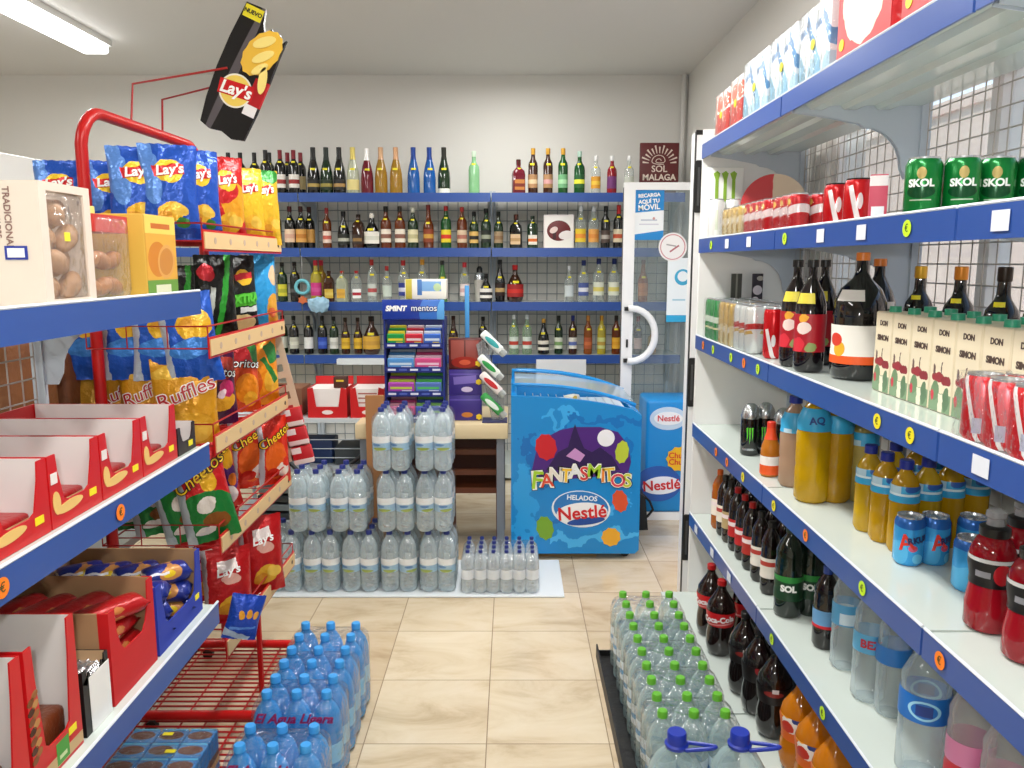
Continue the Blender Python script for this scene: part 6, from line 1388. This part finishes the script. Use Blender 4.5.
# chocolate and mint boxes right of the gum display
t = thing('chocolate_display', 'reddish brown chocolate box with round badge, stacked on the purple ones', 'box', (-.245, 4.16, .727 + .272))
link('carton', B().rbox(-.085, -.05, 0, .085, .05, .155, .003).mesh(PR('choc', '5a1c18', [('r', -.038, .1, .034, .05, 0, '9a4a40'), ('r', .038, .1, .034, .05, 0, '8e4038'), ('e', 0, .035, .07, .03, 0, 'a02418'), ('e', 0, .035, .03, .014, 0, 'd85a3a')], .35)), t)
link('yellow_tag', blob(.072, .03, .018, .016, 0, -.0535, -.0505, 12, .1).mesh(M('e8c828', .5)), t)
for i in range(2):
    t = thing('chocolate_display', ('purple chocolate bar box at the bottom, standing on the desk', 'purple chocolate bar box in the middle under the brown one')[i], 'box', (-.245, 4.16, .727 + i * .135))
    link('carton', B().rbox(-.085, -.055, 0, .085, .055, .134, .003).mesh(PR('milka%d' % i, '3a2a80', [('r', 0, .06 + .02 * i, .06, .02, 5, '7a68b8' if i else '3a2a80'), ('e', .01, .03, .03, .014, 0, 'd8c8e8' if i else 'c87a30'), ('r', 0, .11, .08, .004, 0, '5a48a0')], .35)), t)
    link('yellow_tag', blob(.072, .02 + .05 * i, .016, .015, 0, -.0585, -.0555, 12, .1).mesh(M('e8c828', .5)), t)
for i, (c1, c2, lab) in enumerate((('e8eeec', '3aa8a8', 'white and teal mint tube, topmost of the leaning mint tubes'), ('e6ece4', '2a9a4a', 'white and green mint tube, second of the leaning tubes'), ('f0e4e2', 'c8242c', 'white and red mint tube, third of the leaning tubes'), ('3a9a4a', 'e6f0e8', 'green mint tube with clear end, lowest of the leaning tubes'))):
    x_, z_ = aty((492, 489, 491, 492)[i], (343, 367, 384, 405)[i] - 1, 4.06)
    t = thing('mint_tube', lab, 'mint tube', (x_, 4.06, z_), 0, None, rot=(0, math.radians(45), 0))
    link('tube', B().rbox(-.07, -.016, -.022, .07, .016, .022, .012, 3).mesh(PR('mint%d' % i, c1, [('e', .0, 0, .045, .013, 5, c2)], .35), 50), t)
    link('clear_end', B().lathe([(0, -.02), (.018, -.02), (.02, 0), (.018, .012), (0, .014)], 14, mat=Matrix.Translation((.082, 0, 0)) @ Matrix.Rotation(PI / 2, 4, 'Y')).mesh(clear('d8dcd8', .5)), t)
t = thing('mint_stand', 'clear leaning holder strip behind the mint tubes', 'display stand', (-.095, 4.10, .727))
link('strip', B().prism([(-.09, .40), (-.05, .43), (.055, .12), (.055, 0.0), (-.01, 0.0)], -.004, .004).mesh(clear('c0c4c8', .45)), t)
link('foot', B().box(-.06, -.06, .0, .07, .06, .006).mesh(M('3a3a68', .4)), t)
t = thing('measuring_stick', 'light blue stick with white lower end standing behind the chocolate boxes', 'stick', (*[aty(467, 300, 4.26)[0]], 4.26, .727))
link('blue_part', B().rbox(-.012, -.006, .40, .012, .006, .70, .004).mesh(M('4a9ad8', .4)), t); link('white_part', B().rbox(-.010, -.005, .002, .010, .005, .40, .003).mesh(M('e0e4e8', .4)), t)
t = thing('paper_sheet', 'white paper sheet leaning behind the ice cream freezer', 'paper', (*[(565 - 512) / F * 4.98], 5.05, .86), 0, rot=(-.05, 0, 0))
link('sheet', B().box(-.19, -.002, -.30, .16, .002, .30).mesh(M('eceef0', .6)), t)
t.location = (.36, 5.543, .575); t.rotation_euler = (0, 0, 0)
# metal rack with red and white sweet boxes
mr = thing('metal_rack', 'grey metal counter rack with clutter behind the crisp rack', 'rack', (-1.15, 4.42, 0))
GRM = M('a8b0b6', .35)
link('top_shelf', B().box(-.42, -.24, .70, .36, .24, .722).mesh(M('c8d0d4', .3)), mr); link('lower_shelf', B().box(-.42, -.24, .43, .36, .24, .45).mesh(GRM), mr); link('bottom_shelf', B().box(-.42, -.24, .12, .36, .24, .14).mesh(GRM), mr)
for x in (-.41, .34):
    for y in (-.23, .21): link('leg', B().box(x, y, 0, x + .02, y + .02, .72).mesh(GRM), mr)
bwr = B()
for k in range(3): bwr.tube([(-.40, -.21, .50 + k * .05), (.34, -.21, .50 + k * .05)], .003, 5)
link('wire_front', bwr.mesh(GRM), mr)
def sweets(lab, x, w, whitep):
    t = thing('sweet_box', lab, 'box', (x, 4.30, .7225))
    m1 = M('c81c20', .4)
    link('front_panel', B().prism([(-w, 0), (w, 0), (w, .155), (w - .03, .165), (w - .045, .06), (-w + .045, .06), (-w + .03, .165), (-w, .155)], -.10, -.097).mesh(m1), t)
    link('side_panel', B().box(-w, -.097, 0, -w + .003, .1, .16).box(w - .003, -.097, 0, w, .1, .16).box(-w, .097, 0, w, .1, .20).mesh(m1), t)
    link('white_insert', B().box(-w + .006, -.09, .002, w - .006, .09, .155).mesh(PR('ins%d' % whitep, 'ece6e2', [('e', .03, .03, .03, .02, 0, 'e8c040'), ('r', -.02, .03, .03, .01, 10, 'a87848')] if whitep else [('r', 0, .13, .05, .004, 0, 'b06a60'), ('r', 0, .105, .05, .004, 0, 'b06a60'), ('r', 0, .08, .05, .004, 0, 'c08078')], .5)), t)
    link('printed_mark', blob(0, .03, .03, .012, 0, -.1025, -.1005, 16).mesh(M('f0dcd8', .5)), t)
    return t
sweets('open red sweet box with white insert and yellow print, left one on the counter', -.99, .105, 1); sweets('open red sweet box with printed white cards, right one on the counter', -.865 + .09 , .092, 0)
t = thing('brown_box', 'brown cardboard box at the left end of the counter rack', 'box', (-1.25, 4.36, .7225)); link('carton', B().rbox(-.11, -.1, 0, .11, .1, .15, .003).mesh(M('7c5238', .7, var=.2)), t); link('red_band', B().box(-.11, -.1015, .03, .11, -.1002, .06).mesh(M('a82020', .5)), t)
t = thing('small_brown_box', 'small dark brown packet lying on top of the red sweet boxes', 'packet', (-.925, 4.26, .879)); link('packet', B().rbox(-.035, -.03, 0, .035, .03, .06, .004).mesh(PR('sbp', '4a2418', [('r', 0, .04, .02, .005, 0, 'e0c030')], .5)), t)
t = thing('cardboard_sheet', 'upright brown cardboard sheet between the counter and the gum display', 'cardboard', (-.70, 3.99, 0)); link('sheet', B().box(-.045, -.012, .001, .05, .012, .88).mesh(M('b0794a', .7, var=.2)), t)
t = thing('blue_box', 'dark blue box on the middle shelf of the counter rack', 'box', (-1.08, 4.36, .4505)); link('box', B().rbox(-.09, -.08, 0, .09, .08, .13, .006).mesh(M('1c3460', .5)), t)
t = thing('grey_folder', 'grey plastic tray leaning on the middle shelf of the rack', 'tray', (-.88, 4.34, .4505)); link('tray', B().rbox(-.09, -.1, 0, .09, .1, .10, .01).mesh(M('3c4448', .5)), t)
for i, (x, c, lab) in enumerate(((-1.30, '6a7478', 'grey folder stack at the left of the bottom rack shelf'), (-1.06, '5a6468', 'grey folder stack in the centre of the bottom rack shelf'), (-.88, '868e92', 'pale grey folder stack at the right of the bottom rack shelf'))):
    t = thing('folder_stack', lab, 'folders', (x, 4.36, .1405), R.uniform(-.2, .2))
    for q in range(4): link('folder', B().rbox(-.09, -.12, q * .05, .09, .12, q * .05 + .035, .004).mesh(M(('2c3438', c)[q % 2], .35)), t, rz=R.uniform(-.15, .15))
t = thing('black_hose', 'black looped hose hanging in front of the rack', 'hose', (-1.0, 4.15, .25))
link('tube', B().tube([(-.25, 0, .3), (-.15, -.01, .2), (-.02, 0, .13), (.1, -.01, .2), (.2, 0, .28)], .012, 8).mesh(M('16181a', .35), 60), t)
t = thing('white_tray', 'white plastic tray lying on the lowest liquor shelf above the counter', 'tray', (-.93, 5.42, .80)); t.location = (-.985, 5.535, .838)
link('tray', B().box(-.23, -.06, .008, .29, .008, .046).mesh(M('dfe6e8', .4)), t)
# perforated strip with red packets
ps = thing('perforated_strip', 'beige perforated hanging strip at the far end of the crisp rack', 'display strip', (-.945, 3.074, 1.285), 0, rot=(0, -.22, 0))
b = B()
pz = 0.0; L_ = .52
b.box(-.065, 0, -L_, -.04, .003, 0); b.box(.02, 0, -L_, .045, .003, 0); b.box(-.04, 0, -L_, .02, .003, -L_ * .6)
for k in range(10): b.box(-.04, 0, -L_ + k * .055 + (0 if k else 0), .02, .003, -L_ + k * .055 + .026)
b.box(-.055, 0, -.02, .035, .003, .02)
link('strip', b.mesh(M('d0bca4', .6)), ps)
for k in range(3):
    t = thing('red_packet', 'red packet hanging low on the perforated strip, %s from the top' % ORD[k], 'packet', (-.86 + .018 * k, 3.060, .95 - .075 * k), 0, None, rot=(0, -.2, 0))
    link('wrapper', part_mesh('rpk', lambda: B().rbox(-.04, -.012, -.036, .04, .012, .036, .006).mesh(PR('rpk', 'c01c28', [('r', .0, -.03, .04, .014, 0, 'ecdcdc'), ('r', -.02, .02, .02, .012, 0, 'e8e0e0')], .4))), t)
t = thing('teal_ring', 'pale teal toy ring hanging in front of the wine bottles', 'toy', (aty(302, 287, 5.52)[0], 5.53, aty(302, 287, 5.52)[1]))
link('string', B().tube([(0, 0, .045), (0, .012, .21)], .0015, 5).mesh(M('d0d0d0', .5)), t)
link('ring', B().tube([(math.cos(a) * .045, 0, math.sin(a) * .045) for a in [2 * PI * k / 20 for k in range(20)]], .012, 8, closed=True).mesh(M('6ab8c4', .4), 60), t); link('orange_flower', blob(-.0, -.09, .03, .025, 0, -.01, .01, 12, .2).mesh(M('c8683a', .5)), t)
t = thing('plastic_bag', 'crumpled blue and white plastic bag at the second shelf edge', 'bag', (aty(317, 305, 5.45)[0], 5.503, aty(317, 305, 5.45)[1]))
cb = B(); cb.lathe([(0, -.05), (.05, -.045), (.08, -.01), (.07, .03), (.03, .045), (0, .05)], 14, flat=.5)
for v in cb.bm.verts: v.co += Vector((R.uniform(-.012, .012), R.uniform(-.008, .008), R.uniform(-.012, .012)))
link('film', cb.mesh(M('9cc4dc', .3, bmp=(30, .8, .02)), 60), t)

# =================================================================== CEILING LIGHT
cl = thing('ceiling_light', 'white fluorescent batten on the ceiling at the upper left', 'lamp', (-2.52, 4.1, ZC))
link('housing', B().box(-.085, -1.0, -.035, .085, 1.0, 0).mesh(WHITE), cl)
link('diffuser', B().rbox(-.078, -.985, -.085, .078, .985, -.035, .02, 3).mesh(M('ffffff', .4, emit=5.0)), cl)

# =================================================================== LIGHTS, WORLD, CAMERA
def area(name, loc, rot, sx, sy, power, color=(1, 1, 1)):
    l = bpy.data.lights.new(name, 'AREA'); l.shape = 'RECTANGLE'; l.size = sx; l.size_y = sy; l.energy = power; l.color = color
    o = bpy.data.objects.new(name, l); C.objects.link(o); o.location = loc; o.rotation_euler = rot; return o
# unseen area lights added under the ceiling to brighten the shop
for i, (x, y) in enumerate(((0, 2.9), (0, .4), (-2.5, .8), (0.0, 5.0))):
    area('ceiling_fill_%d' % i, (x, y, ZC - .06), (0, 0, 0), .2, 1.6 if i < 3 else .9, (44, 36, 26, 13)[i], (1, .985, .95))
area('batten_glow', (-2.52, 4.1, ZC - .10), (0, 0, 0), .16, 1.9, 30, (1, 1, .97))
# the camera's own flash, just above and left of the lens
area('camera_flash', (-.06, -.02, H + .09), (PI / 2 - P, 0, 0), .05, .03, 9, (1, .99, .97))
w = bpy.data.worlds.new('sky'); bpy.context.scene.world = w; w.use_nodes = True
nt = w.node_tree; bg = nt.nodes['Background']; sky = nt.nodes.new('ShaderNodeTexSky'); sky.sky_type = 'NISHITA'
sky.sun_elevation = math.radians(50); sky.sun_rotation = math.radians(60); sky.sun_disc = False
nt.links.new(sky.outputs[0], bg.inputs[0]); bg.inputs[1].default_value = .30
sun = bpy.data.lights.new('sun', 'SUN'); sun.energy = 5; sun.angle = .01; sun.color = (1, .95, .86)
so = bpy.data.objects.new('sun', sun); C.objects.link(so); so.rotation_euler = (math.radians(20), math.radians(-28), 0)
cam = bpy.data.cameras.new('camera'); co = bpy.data.objects.new('camera', cam); C.objects.link(co)
cam.sensor_width = 36; cam.lens = F / 1024 * 36; cam.clip_start = .02
co.location = (0, 0, H); co.rotation_euler = (PI / 2 - P, 0, 0)
S = bpy.context.scene; S.camera = co
S.view_settings.view_transform = 'Standard'; S.view_settings.look = 'None'; S.view_settings.exposure = .2; S.view_settings.gamma = 1
S.view_settings.use_curve_mapping = False
S.cycles.transparent_max_bounces = 24; S.cycles.max_bounces = 8; S.cycles.use_denoising = True
S.cycles.sample_clamp_indirect = 6
